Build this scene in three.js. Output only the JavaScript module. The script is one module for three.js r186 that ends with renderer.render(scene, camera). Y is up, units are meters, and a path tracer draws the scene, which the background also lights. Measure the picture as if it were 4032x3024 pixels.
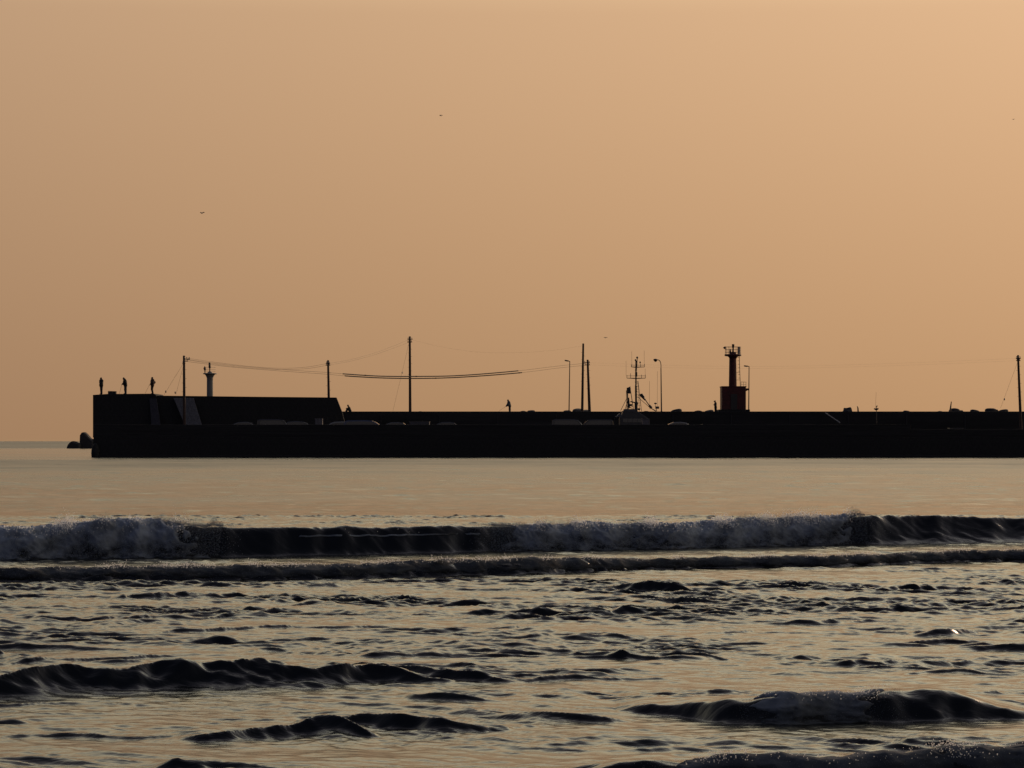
import * as THREE from 'three';
import { mergeGeometries, mergeVertices } from 'three/addons/utils/BufferGeometryUtils.js';
import { RoundedBoxGeometry } from 'three/addons/geometries/RoundedBoxGeometry.js';
import { MarchingCubes } from 'three/addons/objects/MarchingCubes.js';
import { createNoise2D, createNoise3D } from 'simplex-noise';

// ------------------------------------------------------------------ camera, sky, sun, exposure
const FW = 4032, FH = 3024, EYE = 1.6, HORIZON = 1737, F = 9546;
const scene = new THREE.Scene();
const camera = new THREE.PerspectiveCamera(2 * Math.atan(FH / 2 / F) * 180 / Math.PI, FW / FH, 0.5, 30000);
camera.position.set(0, EYE, 0);
camera.lookAt(0, EYE, -100);
camera.setViewOffset(FW, FH, 0, FH / 2 - HORIZON, FW, FH);       // lens shift: the horizon stays level and low in the frame
camera.updateProjectionMatrix();
const renderer = new THREE.WebGLRenderer({ antialias: true });
renderer.setSize(1024, 768);
renderer.toneMapping = THREE.LinearToneMapping;
renderer.toneMappingExposure = 1;
renderer.shadowMap.enabled = true;

const SUN_AZ = 34, SUN_EL = 20, DEG = Math.PI / 180;
const sunDir = new THREE.Vector3(Math.sin(SUN_AZ * DEG) * Math.cos(SUN_EL * DEG), Math.sin(SUN_EL * DEG), -Math.cos(SUN_AZ * DEG) * Math.cos(SUN_EL * DEG));
const ss = (a, b, x) => { const t = Math.min(1, Math.max(0, (x - a) / (b - a))); return t * t * (3 - 2 * t); };
const lerp = (a, b, t) => a + (b - a) * t;
function table(t, x) {
  if (x <= t[0][0]) return t[0][1];
  for (let i = 1; i < t.length; i++) if (x <= t[i][0]) return lerp(t[i - 1][1], t[i][1], (x - t[i - 1][0]) / (t[i][0] - t[i - 1][0]));
  return t[t.length - 1][1];
}
function skyColor(el, ang) {
  const h = table([[0, 0.98], [2.5, 1.07], [5, 1.16], [7.5, 1.25], [10, 1.33], [14, 2.15], [18, 3.15], [24, 2.95], [32, 1.4], [40, 0.7], [50, 0.36], [70, 0.17], [90, 0.12]], el);
  const r = (0.178 * (1 - ss(50, 115, ang)) + 0.505 * Math.exp(-Math.pow(ang / 48, 1.6))) * h;
  const g = table([[0, 0.587], [10, 0.642], [14, 0.765], [19, 0.88], [28, 0.97], [45, 0.97], [90, 1.05]], el), b = table([[0, 0.30], [10, 0.372], [14, 0.46], [19, 0.58], [28, 0.8], [45, 1.15], [90, 1.6]], el);
  const c = (1 + 0.35 * ss(0, 50, el)) * ss(28, 105, ang);            // the cool side of the sky, away from the sun
  return [r * 1.04 + 0.028 * c, r * g * 1.02 + 0.036 * c, r * b + 0.066 * c];
}
{
  const W = 4096, H = 2048, data = new Float32Array(W * H * 4);
  for (let j = 0; j < H; j++) for (let i = 0; i < W; i++) {
    const el = ((j + 0.5) / H - 0.5) * Math.PI, th = ((i + 0.5) / W - 0.5) * 2 * Math.PI;
    const x = Math.cos(th) * Math.cos(el), y = Math.sin(el), z = Math.sin(th) * Math.cos(el);
    const ang = Math.acos(Math.max(-1, Math.min(1, x * sunDir.x + y * sunDir.y + z * sunDir.z))) / DEG;
    let c = skyColor(Math.max(0, el / DEG), ang);
    if (el < 0) c = [0.36, 0.225, 0.118];                            // below the horizon: hidden by sea and beach all round
    data.set([...c, 1], (j * W + i) * 4);
  }
  const sky = new THREE.DataTexture(data, W, H, THREE.RGBAFormat, THREE.FloatType);
  sky.mapping = THREE.EquirectangularReflectionMapping;
  sky.magFilter = THREE.LinearFilter; sky.minFilter = THREE.LinearFilter; sky.wrapS = THREE.RepeatWrapping; sky.needsUpdate = true;
  scene.background = sky; scene.environment = sky;
}
const sun = new THREE.DirectionalLight(new THREE.Color(1, 0.66, 0.42), 1.4);
sun.position.copy(sunDir).multiplyScalar(400).add(new THREE.Vector3(0, 0, -150));
sun.target.position.set(0, 0, -150);
sun.castShadow = true; sun.shadow.radius = 28; sun.shadow.mapSize.set(4096, 4096);
Object.assign(sun.shadow.camera, { left: -180, right: 180, top: 180, bottom: -180, near: 10, far: 900 });
scene.add(sun, sun.target);

// ------------------------------------------------------------------ helpers
let seed = 7;
const rnd = () => { seed = (seed * 1664525 + 1013904223) >>> 0; return seed / 4294967296; };
const rr = (a, b) => a + (b - a) * rnd();
const n2 = createNoise2D(rnd), n3 = createNoise3D(rnd);
// a point of the place: where the sight line through a spot of the photograph stands at distance d
const at = (px, py, d) => new THREE.Vector3((px - FW / 2) * d / F, EYE + (HORIZON - py) * d / F, -d);
const X = (px, d) => (px - FW / 2) * d / F, Y = (py, d) => EYE + (HORIZON - py) * d / F;
const used = {};
function numbered(name) { const k = used[name] = (used[name] ?? -1) + 1; return k ? `${name}_${String(k).padStart(3, '0')}` : name; }
function tag(o, label, category, group, kind) {
  if (label) o.userData.label = label;
  if (category) o.userData.category = category;
  if (group) o.userData.group = group;
  if (kind) o.userData.kind = kind;
  return o;
}
function thing(name, label, category, pos = [0, 0, 0], turn = 0, group) {
  const o = new THREE.Group(); o.name = numbered(name); scene.add(o);
  o.position.set(...(pos.isVector3 ? pos.toArray() : pos)); o.rotation.y = turn;
  return tag(o, label, category, group);
}
function part(name, geos, mat, parent) {
  const list = (Array.isArray(geos) ? geos : [geos]).map((g) => { const q = g.index ? g.toNonIndexed() : g; for (const k of Object.keys(q.attributes)) if (!['position', 'normal', 'uv'].includes(k)) q.deleteAttribute(k); if (!q.attributes.uv) q.setAttribute('uv', new THREE.BufferAttribute(new Float32Array(q.attributes.position.count * 2), 2)); return q; });
  const m = new THREE.Mesh(list.length > 1 ? mergeGeometries(list) : list[0], mat); m.name = name; parent.add(m); return m;
}
function single(name, geos, mat, label, category, group) {
  const m = part(numbered(name), geos, mat, scene); return tag(m, label, category, group);
}
const V = (x, y, z) => new THREE.Vector3(x, y, z);
const bx = (w, h, d, x = 0, y = 0, z = 0, r = 0) => (r ? new RoundedBoxGeometry(w, h, d, 2, r) : new THREE.BoxGeometry(w, h, d)).translate(x, y, z);
function bar(a, b, ra, rb = ra, seg = 8) {                       // a straight round bar from a to b
  const d = b.clone().sub(a), g = new THREE.CylinderGeometry(rb, ra, d.length(), seg);
  g.applyQuaternion(new THREE.Quaternion().setFromUnitVectors(V(0, 1, 0), d.clone().normalize()));
  return g.translate(...a.clone().add(b).multiplyScalar(0.5).toArray());
}
const ball = (r, p, sx = 1, sy = 1, sz = 1) => new THREE.SphereGeometry(r, 12, 8).scale(sx, sy, sz).translate(p.x, p.y, p.z);
const tube = (pts, r, seg = 40) => new THREE.TubeGeometry(new THREE.CatmullRomCurve3(pts), seg, r, 6);
function prism(outline, depth, bevel = 0.02) {                    // an outline in x,y pulled along -z
  const s = new THREE.Shape(outline.map(([x, y]) => new THREE.Vector2(x, y)));
  const g = new THREE.ExtrudeGeometry(s, { depth, bevelEnabled: bevel > 0, bevelSize: bevel, bevelThickness: bevel, bevelSegments: 1 });
  return g.translate(0, 0, -depth);
}
function noiseTexture(size, fn, srgb = false) {
  const data = new Uint8Array(size * size * 4);
  for (let j = 0; j < size; j++) for (let i = 0; i < size; i++) {
    const v = fn(i / size, j / size), c = Array.isArray(v) ? v : [v, v, v];
    for (let k = 0; k < 3; k++) data[(j * size + i) * 4 + k] = Math.max(0, Math.min(255, c[k] * 255));
    data[(j * size + i) * 4 + 3] = 255;
  }
  const t = new THREE.DataTexture(data, size, size);
  t.wrapS = t.wrapT = THREE.RepeatWrapping; t.magFilter = THREE.LinearFilter; t.minFilter = THREE.LinearMipmapLinearFilter; t.generateMipmaps = true;
  if (srgb) t.colorSpace = THREE.SRGBColorSpace;
  t.needsUpdate = true; return t;
}
// noise that closes on itself over the unit square
function loopNoise(u, v, fu, fv, o) {
  const f = (a, b) => n3(a * fu + o, b * fv - o, o * 3.1);
  const wu = ss(0, 1, u), wv = ss(0, 1, v);
  return lerp(lerp(f(u, v), f(u - 1, v), wu), lerp(f(u, v - 1), f(u - 1, v - 1), wu), wv);
}
const lin = (r, g, b) => new THREE.Color().setRGB(r, g, b);

// ------------------------------------------------------------------ materials
const blotch = noiseTexture(256, (u, v) => { const n = 0.62 + 0.22 * loopNoise(u, v, 5, 5, 1) + 0.12 * loopNoise(u, v, 17, 17, 5) + 0.1 * loopNoise(u, v, 50, 9, 9); return [n, n, n]; });
const grit = noiseTexture(256, (u, v) => 0.5 + 0.3 * loopNoise(u, v, 40, 40, 3) + 0.2 * loopNoise(u, v, 9, 9, 4));
const std = (c, roughness = 0.85, metalness = 0, extra = {}) => new THREE.MeshStandardMaterial({ color: c, roughness, metalness, ...extra });
const M = {
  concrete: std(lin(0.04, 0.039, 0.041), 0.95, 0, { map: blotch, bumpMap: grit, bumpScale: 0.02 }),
  skylitConcrete: std(lin(0.22, 0.22, 0.25), 0.95, 0, { map: blotch, bumpMap: grit, bumpScale: 0.02 }),  // lit copy of the concrete: sky light on leaning faces put into the colour
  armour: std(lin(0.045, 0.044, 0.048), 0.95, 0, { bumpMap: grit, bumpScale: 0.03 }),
  poleWood: std(lin(0.09, 0.05, 0.04), 0.8, 0, { map: blotch }),
  steel: std(lin(0.12, 0.11, 0.11), 0.5, 0.6),
  darkSteel: std(lin(0.05, 0.045, 0.045), 0.6, 0.3),
  wire: std(lin(0.03, 0.028, 0.028), 0.7),
  ceramic: std(lin(0.3, 0.28, 0.27), 0.4),
  red: std(lin(0.13, 0.018, 0.02), 0.6, 0, { map: blotch }),
  white: std(lin(0.3, 0.3, 0.3), 0.6, 0, { map: blotch }),
  lens: new THREE.MeshPhysicalMaterial({ color: lin(0.5, 0.5, 0.5), roughness: 0.1 }),
  tyre: std(lin(0.02, 0.02, 0.02), 0.9),
  rim: std(lin(0.4, 0.4, 0.42), 0.35, 0.8),
  glass: new THREE.MeshPhysicalMaterial({ color: lin(0.02, 0.022, 0.025), roughness: 0.06, clearcoat: 1, clearcoatRoughness: 0.05 }),
  lampGlass: std(lin(0.5, 0.45, 0.4), 0.3),
  skin: std(lin(0.35, 0.2, 0.14), 0.7),
  hair: std(lin(0.015, 0.012, 0.01), 0.8),
  navy: std(lin(0.02, 0.022, 0.035), 0.9), black: std(lin(0.015, 0.015, 0.016), 0.9), brown: std(lin(0.05, 0.03, 0.025), 0.9), grey: std(lin(0.09, 0.09, 0.1), 0.9), beige: std(lin(0.3, 0.24, 0.18), 0.9),
  hull: std(lin(0.085, 0.085, 0.095), 0.4, 0, { map: blotch }),
  hullBlue: std(lin(0.03, 0.05, 0.1), 0.4),
  gull: std(lin(0.25, 0.25, 0.26), 0.9),
  wood: std(lin(0.12, 0.09, 0.07), 0.9),
};
const paint = (c) => new THREE.MeshPhysicalMaterial({ color: c, roughness: 0.35, clearcoat: 1, clearcoatRoughness: 0.08 });
const CAR = { white: paint(lin(0.2, 0.2, 0.2)), silver: paint(lin(0.06, 0.062, 0.065)), black: paint(lin(0.015, 0.015, 0.018)), blue: paint(lin(0.03, 0.05, 0.12)), grey: paint(lin(0.035, 0.035, 0.038)) };

// ------------------------------------------------------------------ sea: crest lines, ripples, one sheet out to the horizon
// each wave: where its foot and its crest lie, read off as sight lines (photograph pixels), the width of its face and of its back in metres
const S = FW / 2212;
const cropL = (a) => a.map(([x, y]) => [x / 1.5446, y / 1.5446 + 1950]);
const cropM = (a) => a.map(([x, y]) => [x / 1.5446 + 1344, y / 1.5446 + 1950]);
const cropR = (a) => a.map(([x, y]) => [x / 1.5446 + 2688, y / 1.5446 + 1950]);
const WAVES = [
  { key: 'breaker', wf: 0.5, wb: 1.6, p: 1.0,
    foot: [[-900, 2206], ...cropL([[0, 397], [600, 388], [1200, 382], [2076, 366]]), ...cropM([[500, 356], [1000, 345], [2000, 328]]), ...cropR([[500, 313], [1000, 302], [1500, 297], [2076, 290]]), [4900, 2122]],
    crest: [[-900, 2080], ...cropL([[0, 212], [140, 222], [300, 212], [480, 190], [620, 168], [800, 172], [1000, 168], [1120, 190], [1250, 194], [1700, 194], [2076, 192]]), ...cropM([[300, 190], [700, 186], [940, 184], [1200, 200], [1420, 200], [1540, 182], [1640, 190], [1740, 205], [1840, 186], [1940, 192], [2076, 196]]), ...cropR([[150, 178], [300, 170], [440, 158], [560, 165], [700, 150], [860, 146], [1000, 132], [1090, 120], [1300, 124], [1530, 122], [1800, 134], [2076, 140]]), [4900, 2046]] },
  { key: 'bore', af: 1.7, hs: 0.86, wf: 0.3, wb: 0.7, p: 0.7,
    foot: [[-900, 2302], ...cropL([[0, 533], [700, 528], [1500, 522], [2076, 512]]), ...cropM([[600, 496], [1100, 488], [1500, 470], [2076, 450]]), ...cropR([[300, 444], [900, 438], [1500, 414], [2076, 404]]), [4900, 2204]],
    crest: [[-900, 2245], ...cropL([[0, 448], [200, 446], [500, 440], [900, 436], [1400, 424], [1700, 428], [2076, 420]]), ...cropM([[300, 404], [600, 398], [900, 392], [1130, 376], [1300, 384], [1600, 386], [2076, 388]]), ...cropR([[200, 376], [500, 380], [700, 372], [1000, 368], [1400, 352], [1700, 338], [2076, 340]]), [4900, 2164]] },
  // swell at the left with two humps, and its tail towards the middle
  { wf: 0.85, wb: 1.1, p: 1.25, foot: [[-900, 2790], ...cropL([[0, 1262], [250, 1250], [560, 1222], [1000, 1214], [1500, 1196], [1800, 1182], [2000, 1175]]), ...cropM([[150, 1155], [420, 1150]]), [1900, 2695]],
    crest: [[-900, 2725], ...cropL([[0, 1108], [120, 1066], [210, 1042], [290, 1036], [360, 1040], [440, 1033], [540, 1050], [640, 1068], [740, 1066], [820, 1046], [900, 1020], [1000, 1012], [1150, 1010], [1300, 1005], [1500, 1003], [1650, 1010], [1760, 1030], [1900, 1048], [2076, 1036]]), ...cropM([[130, 1024], [300, 1040], [420, 1085]]), [1900, 2695]] },
  { wf: 0.6, wb: 0.8, p: 1.1, foot: cropM([[-90, 1110], [200, 1115], [420, 1124], [700, 1142], [1000, 1150], [1200, 1150]]), crest: cropM([[-90, 1110], [20, 1050], [120, 1018], [250, 1022], [400, 1042], [560, 1062], [800, 1075], [1000, 1120], [1200, 1150]]) },
  // the swell in the middle
  { wf: 0.7, wb: 0.9, p: 1.2, foot: cropL([[1050, 1500], [1300, 1520], [1600, 1490], [1900, 1480], [2076, 1490], [2200, 1490], [2330, 1475]]), crest: cropL([[1050, 1500], [1200, 1465], [1320, 1455], [1450, 1430], [1560, 1410], [1680, 1408], [1800, 1385], [1900, 1350], [1990, 1322], [2076, 1345], [2150, 1385], [2330, 1475]]) },
  { wf: 0.6, wb: 0.9, p: 1.2, foot: cropM([[-60, 1425], [150, 1430], [350, 1445], [600, 1460], [800, 1450], [1080, 1440]]), crest: cropM([[-60, 1425], [0, 1362], [80, 1334], [230, 1334], [400, 1340], [520, 1345], [620, 1358], [720, 1385], [850, 1395], [960, 1410], [1080, 1440]]) },
  { wf: 0.4, wb: 0.6, p: 1.1, foot: cropM([[300, 1235], [500, 1262], [700, 1262], [930, 1262]]), crest: cropM([[300, 1235], [430, 1215], [560, 1202], [640, 1193], [720, 1210], [830, 1240], [930, 1262]]) },
  { wf: 0.5, wb: 0.7, p: 1.1, foot: cropM([[1020, 1345], [1250, 1385], [1450, 1395], [1700, 1390], [1840, 1385]]), crest: cropM([[1020, 1345], [1150, 1328], [1300, 1318], [1450, 1322], [1600, 1340], [1720, 1365], [1840, 1385]]) },
  // the small breaker at the right
  { key: 'shore', af: 1.75, wf: 0.36, wb: 1.0, p: 0.9, foot: cropR([[-440, 1322], [-200, 1335], [0, 1352], [180, 1380], [400, 1398], [620, 1402], [900, 1388], [1150, 1386], [1400, 1380], [1640, 1374], [1900, 1366], [2340, 1356]]), crest: cropR([[-440, 1322], [-340, 1290], [-220, 1270], [0, 1272], [180, 1254], [350, 1245], [460, 1240], [560, 1236], [700, 1226], [850, 1220], [960, 1214], [1040, 1222], [1160, 1210], [1280, 1190], [1400, 1177], [1480, 1182], [1600, 1196], [1700, 1208], [1800, 1240], [1900, 1278], [2040, 1320], [2180, 1340], [2340, 1356]]) },
  { wf: 0.45, wb: 0.7, p: 1.1, foot: cropR([[1200, 1505], [1400, 1530], [1600, 1535], [1820, 1525]]), crest: cropR([[1200, 1505], [1350, 1480], [1480, 1466], [1600, 1480], [1720, 1510], [1820, 1525]]) },
  // foaming edge at the bottom right
  { key: 'edge', af: 1.7, wf: 0.3, wb: 0.5, p: 0.9, foot: [[2150, 3075], [2688, 3090], [3300, 3110], [4032, 3110], [4900, 3110]], crest: [[2150, 3075], [2340, 3028], [2560, 3004], ...cropR([[0, 1640], [150, 1606], [350, 1588], [520, 1592], [700, 1602], [1000, 1612], [1120, 1600], [1260, 1588], [1420, 1556], [1560, 1538], [1700, 1548], [1850, 1552], [2076, 1542]]), [4900, 2950]] },
  { wf: 0.45, wb: 0.6, p: 1.1, foot: cropL([[800, 1680], [1200, 1690], [1700, 1690], [2000, 1680]]), crest: cropL([[800, 1680], [1000, 1642], [1200, 1606], [1420, 1606], [1600, 1636], [1800, 1660], [2000, 1680]]) },
  // low swells and short crests
  { wf: 0.5, wb: 0.7, p: 1, foot: cropL([[-300, 950], [0, 945], [330, 945], [700, 952], [950, 950]]), crest: cropL([[-300, 915], [0, 905], [150, 905], [330, 910], [500, 918], [700, 934], [950, 950]]) },
  { wf: 0.4, wb: 0.6, p: 1, foot: cropL([[-200, 985], [0, 980], [280, 978]]), crest: cropL([[-200, 958], [0, 958], [140, 952], [280, 978]]) },
  { wf: 0.35, wb: 0.5, p: 1.1, foot: cropL([[1180, 905], [1350, 902], [1560, 898]]), crest: cropL([[1180, 905], [1270, 884], [1350, 874], [1450, 880], [1560, 898]]) },
  { wf: 0.35, wb: 0.5, p: 1.1, foot: cropL([[500, 1025], [700, 1030], [950, 1022]]), crest: cropL([[500, 1025], [620, 1006], [760, 998], [860, 1002], [950, 1022]]) },
  { wf: 0.5, wb: 0.6, p: 1.2, foot: cropM([[1180, 975], [1450, 988], [1700, 1000], [2076, 1010], [2400, 1010]]), crest: cropM([[1180, 975], [1280, 966], [1450, 968], [1600, 943], [1720, 950], [1850, 968], [2000, 982], [2200, 990], [2400, 1010]]) },
  { wf: 0.3, wb: 0.4, p: 1.1, foot: cropM([[830, 960], [920, 975], [1010, 976]]), crest: cropM([[830, 960], [880, 949], [930, 952], [1010, 976]]) },
  { wf: 0.45, wb: 0.5, p: 1.1, foot: cropM([[80, 990], [280, 995], [500, 990], [720, 988]]), crest: cropM([[80, 990], [180, 965], [280, 945], [330, 958], [420, 966], [560, 962], [720, 988]]) },
  { wf: 0.45, wb: 0.6, p: 1.1, foot: cropR([[1400, 860], [1540, 862], [1700, 850], [1880, 842]]), crest: cropR([[1400, 860], [1470, 834], [1540, 816], [1600, 828], [1700, 820], [1800, 824], [1880, 842]]) },
  { wf: 0.45, wb: 0.6, p: 1.1, foot: cropR([[1150, 915], [1400, 915], [1600, 910], [1880, 905]]), crest: cropR([[1150, 915], [1350, 892], [1540, 872], [1650, 872], [1760, 888], [1880, 905]]) },
  { wf: 0.45, wb: 0.6, p: 1.1, foot: cropR([[1560, 940], [1800, 946], [2076, 950], [2300, 950]]), crest: cropR([[1560, 940], [1750, 922], [1900, 914], [2076, 905], [2300, 950]]) },
  { wf: 0.45, wb: 0.6, p: 1.1, foot: cropR([[-200, 990], [60, 995], [250, 1008], [480, 1010]]), crest: cropR([[-200, 990], [-60, 966], [60, 960], [180, 970], [300, 992], [480, 1010]]) },
  { wf: 0.35, wb: 0.5, p: 1.1, foot: cropR([[460, 1005], [700, 1000], [950, 1000]]), crest: cropR([[460, 1005], [620, 984], [760, 978], [950, 1000]]) },
  { wf: 0.35, wb: 0.5, p: 1.1, foot: cropR([[980, 985], [1180, 990], [1400, 996]]), crest: cropR([[980, 985], [1100, 966], [1200, 972], [1400, 996]]) },
  { wf: 0.35, wb: 0.5, p: 1.1, foot: cropR([[60, 845], [260, 850], [500, 835]]), crest: cropR([[60, 845], [200, 824], [330, 828], [420, 818], [500, 835]]) },
  { wf: 0.4, wb: 0.5, p: 1.1, foot: cropM([[1600, 580], [1800, 590], [2076, 596], [2400, 590]]), crest: cropM([[1600, 580], [1720, 540], [1790, 530], [1870, 552], [1960, 548], [2076, 554], [2240, 550], [2400, 590]]) },
  { wf: 0.4, wb: 0.5, p: 1.1, foot: cropM([[980, 552], [1080, 558], [1180, 550]]), crest: cropM([[980, 552], [1060, 538], [1110, 538], [1180, 550]]) },
  { wf: 0.4, wb: 0.5, p: 1.1, foot: cropL([[660, 632], [900, 634], [1150, 620], [1400, 612]]), crest: cropL([[660, 632], [800, 598], [950, 590], [1080, 600], [1220, 590], [1400, 612]]) },
  { wf: 0.4, wb: 0.5, p: 1.1, foot: cropL([[1780, 560], [1950, 565], [2120, 555]]), crest: cropL([[1780, 560], [1880, 540], [1990, 534], [2120, 555]]) },
  { wf: 0.4, wb: 0.5, p: 1.1, foot: cropR([[1000, 575], [1300, 585], [1650, 575]]), crest: cropR([[1000, 575], [1150, 562], [1300, 546], [1450, 552], [1650, 575]]) },
];
const uOf = (px) => (px - FW / 2) / F;
for (const w of WAVES) {
  w.foot.sort((a, b) => a[0] - b[0]); w.crest.sort((a, b) => a[0] - b[0]);
  w.footU = w.foot.map(([x, y]) => [uOf(x), EYE * F / (y - HORIZON)]);
  w.crestU = w.crest.map(([x, y]) => [uOf(x), y - HORIZON]);
  w.u0 = w.footU[0][0]; w.u1 = w.footU[w.footU.length - 1][0];
  w.open = w.u0 < -0.26 || w.u1 > 0.26;
}
const soft = (t, u) => { let s = 0; for (let k = -3; k <= 3; k++) s += table(t, u + k * 0.0022) * [0.25, 0.19, 0.12, 0.065][Math.abs(k)]; return s; };   // no straight facets between the points
function waveAt(w, u) {                                           // { db: foot, dc: crest, H: height, wf, wb } on the sight line u
  const db = soft(w.footU, u) * (1 + 0.0018 * n2(u * 60, w.u0 * 90)), yc = soft(w.crestU, u), on = u >= w.u0 && u <= w.u1 || w.open;
  let wf = w.wf + (w.key === 'breaker' ? 0.25 * ss(uOf(3350), uOf(3650), u) : 0), wb = w.wb, H = EYE - yc * (db + wf) / F;
  if (w.af ?? !w.key) { const af = w.af ?? 3.0; for (let k = 0; k < 3; k++) { wf = Math.max(0.09, H * af); H = EYE - yc * (db + wf) / F; } if (!w.key) wb = Math.max(0.15, H * 3.2); }
  const xx = u * db;
  H *= (w.hs ?? 1) * (1 + (w.key === 'breaker' ? 0.2 : 0.75) * (0.09 * n2(xx * 2.1, w.u0 * 50) + 0.06 * n2(xx * 5.5, w.u1 * 50 + 7)));        // ragged crest
  const cv = w.key === 'breaker' ? ss(uOf(3350), uOf(3650), u) : w.key ? 0 : 1;
  return { db, dc: db + wf, wf, wb, cv, H: on ? Math.max(0, H) : 0 };
}
function waveHeight(w, q, d) {
  if (d <= q.db || q.H <= 0) return 0;
  if (d < q.dc) { const t = Math.pow((d - q.db) / q.wf, w.p); const s = t * t * (3 - 2 * t); return q.H * lerp(s, w.key ? 0.4 * s + 0.6 * Math.pow(t, 2.4) : 0.14 * s + 0.86 * Math.pow(t, 3.3), q.cv); }
  const s = (d - q.dc) / q.wb;
  return s < 3 ? q.H * Math.exp(-s * s * 1.2 - 0.15 * s) : 0;
}
const ridge = (v) => { const r = 1 - Math.abs(v); return r * r; };
// how rough the water is at a distance
const CHOP = [[8, 0.009], [12, 0.0095], [14, 0.0105], [17, 0.0135], [19.5, 0.0135], [21, 0.014], [23, 0.02], [27, 0.021], [29, 0.011], [33, 0.007], [38, 0.008], [60, 0.021], [100, 0.032], [240, 0.03]];
function ripple(x, d) {
  const tilt = d + x * 0.18, wob = n2(x * 0.35 + 3, d * 0.35) * 0.35;
  const patch = 0.55 + 0.75 * ss(-0.35, 0.55, n2(x * 0.22 + 40, tilt * 0.55)) ;
  let h = 0;
  h += (ridge(n2(x * 0.55 + 9, (tilt + wob) * 1.5)) - 0.4) * 1.15;
  h += (ridge(n2(x * 1.3 - 5, (tilt + wob) * 3.1 + 20)) - 0.4) * 0.55;
  h += n2(x * 2.4 + 70, (tilt + wob) * 5) * 0.36 + n2(x * 3.6 - 30, tilt * 9) * 0.22 + n2(x * 8 + 12, tilt * 15) * 0.1;
  return h * table(CHOP, d) * patch * 1.6;
}
function farRipple(x, d) {
  return 0.03 * (n2(x * 0.1, d * 0.23) + 0.6 * n2(x * 0.25 + 9, d * 0.6)) * ss(45, 70, d);
}
const LINES = [[12.6, 0.12, 0.016, 1], [13.6, 0.2, 0.02, 21], [14.9, 0.1, 0.02, 41], [16.1, 0.16, 0.024, 61], [17.2, 0.12, 0.026, 81], [18.3, 0.2, 0.024, 101], [19.6, 0.14, 0.026, 121], [20.9, 0.18, 0.03, 141], [22.4, 0.15, 0.034, 161]];
function seaHeight(u, d, perWave) {
  const x = u * d;
  let h = 0, big = 0;
  for (const [w, q] of perWave) { const v = waveHeight(w, q, d); h = Math.max(h, v) + Math.min(h, v) * 0.35; if (d > q.db && d < q.dc && q.H > 0.02) big = Math.max(big, v / q.H * (1 - v / q.H) * Math.min(w.key === 'breaker' ? 0.1 : 0.3, q.H)); }
  // streaks drawn up the steep faces
  if (big > 0) h += big * (0.34 * n2(x * 1.5 + d * 2.0, d * 4.2 - x * 1.6) + 0.2 * n2(x * 3.5 + d * 4.6, d * 9 - x * 3.4));
  // long broken crests that run between the swells
  if (d < 24) for (const [D, slope, amp, o] of LINES) {
    const dl = D + slope * x + 0.25 * n2(x * 0.5, o) + 0.06 * n2(x * 2.2, o + 3), a = amp * Math.max(0, 0.25 + n2(x * 0.42, o + 9) + 0.45 * n2(x * 1.7, o + 5)), e = d - dl;
    if (a <= 0 || e < -0.5 || e > 0.6) continue;
    const wf = Math.max(0.06, 3 * a);
    h += e < 0 ? (e > -wf ? a * Math.pow(1 + e / wf, 2.8) : 0) : a * Math.exp(-Math.pow(e / (3.2 * a + 0.03), 2));
  }
  return h + ripple(x, d) + farRipple(x, d);
}
const wavesOn = (u) => WAVES.filter((w) => u >= w.u0 - 0.001 && u <= w.u1 + 0.001 || w.open && (w.u0 < -0.26 && u < w.u0 || w.u1 > 0.26 && u > w.u1)).map((w) => [w, waveAt(w, u)]).filter(([, q]) => q.H > 0.004);

function sheet(us, ds, height) {
  const nu = us.length, nd = ds.length, pos = new Float32Array(nu * nd * 3), uv = new Float32Array(nu * nd * 2), idx = new Uint32Array((nu - 1) * (nd - 1) * 6);
  for (let i = 0; i < nu; i++) {
    const u = us[i], pw = wavesOn(u);
    for (let j = 0; j < nd; j++) {
      const d = ds[j], k = j * nu + i, x = u * d;
      pos[k * 3] = x; pos[k * 3 + 1] = height(u, d, pw); pos[k * 3 + 2] = -d;
      uv[k * 2] = x; uv[k * 2 + 1] = d;
    }
  }
  let t = 0;
  for (let j = 0; j < nd - 1; j++) for (let i = 0; i < nu - 1; i++) {
    const a = j * nu + i, b = a + 1, c = a + nu, e = c + 1;
    idx[t++] = a; idx[t++] = b; idx[t++] = c; idx[t++] = b; idx[t++] = e; idx[t++] = c;
  }
  const g = new THREE.BufferGeometry();
  g.setAttribute('position', new THREE.BufferAttribute(pos, 3)); g.setAttribute('uv', new THREE.BufferAttribute(uv, 2)); g.setIndex(new THREE.BufferAttribute(idx, 1));
  g.computeVertexNormals();
  return g;
}
const fineBump = noiseTexture(512, (u, v) => 0.5 + 0.22 * loopNoise(u, v, 7, 16, 11) + 0.14 * loopNoise(u, v, 17, 40, 12) + 0.1 * loopNoise(u, v, 40, 90, 13));
const nearBump = fineBump.clone(); nearBump.repeat.set(1 / 1.7, 1 / 1.3); nearBump.needsUpdate = true;
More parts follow.
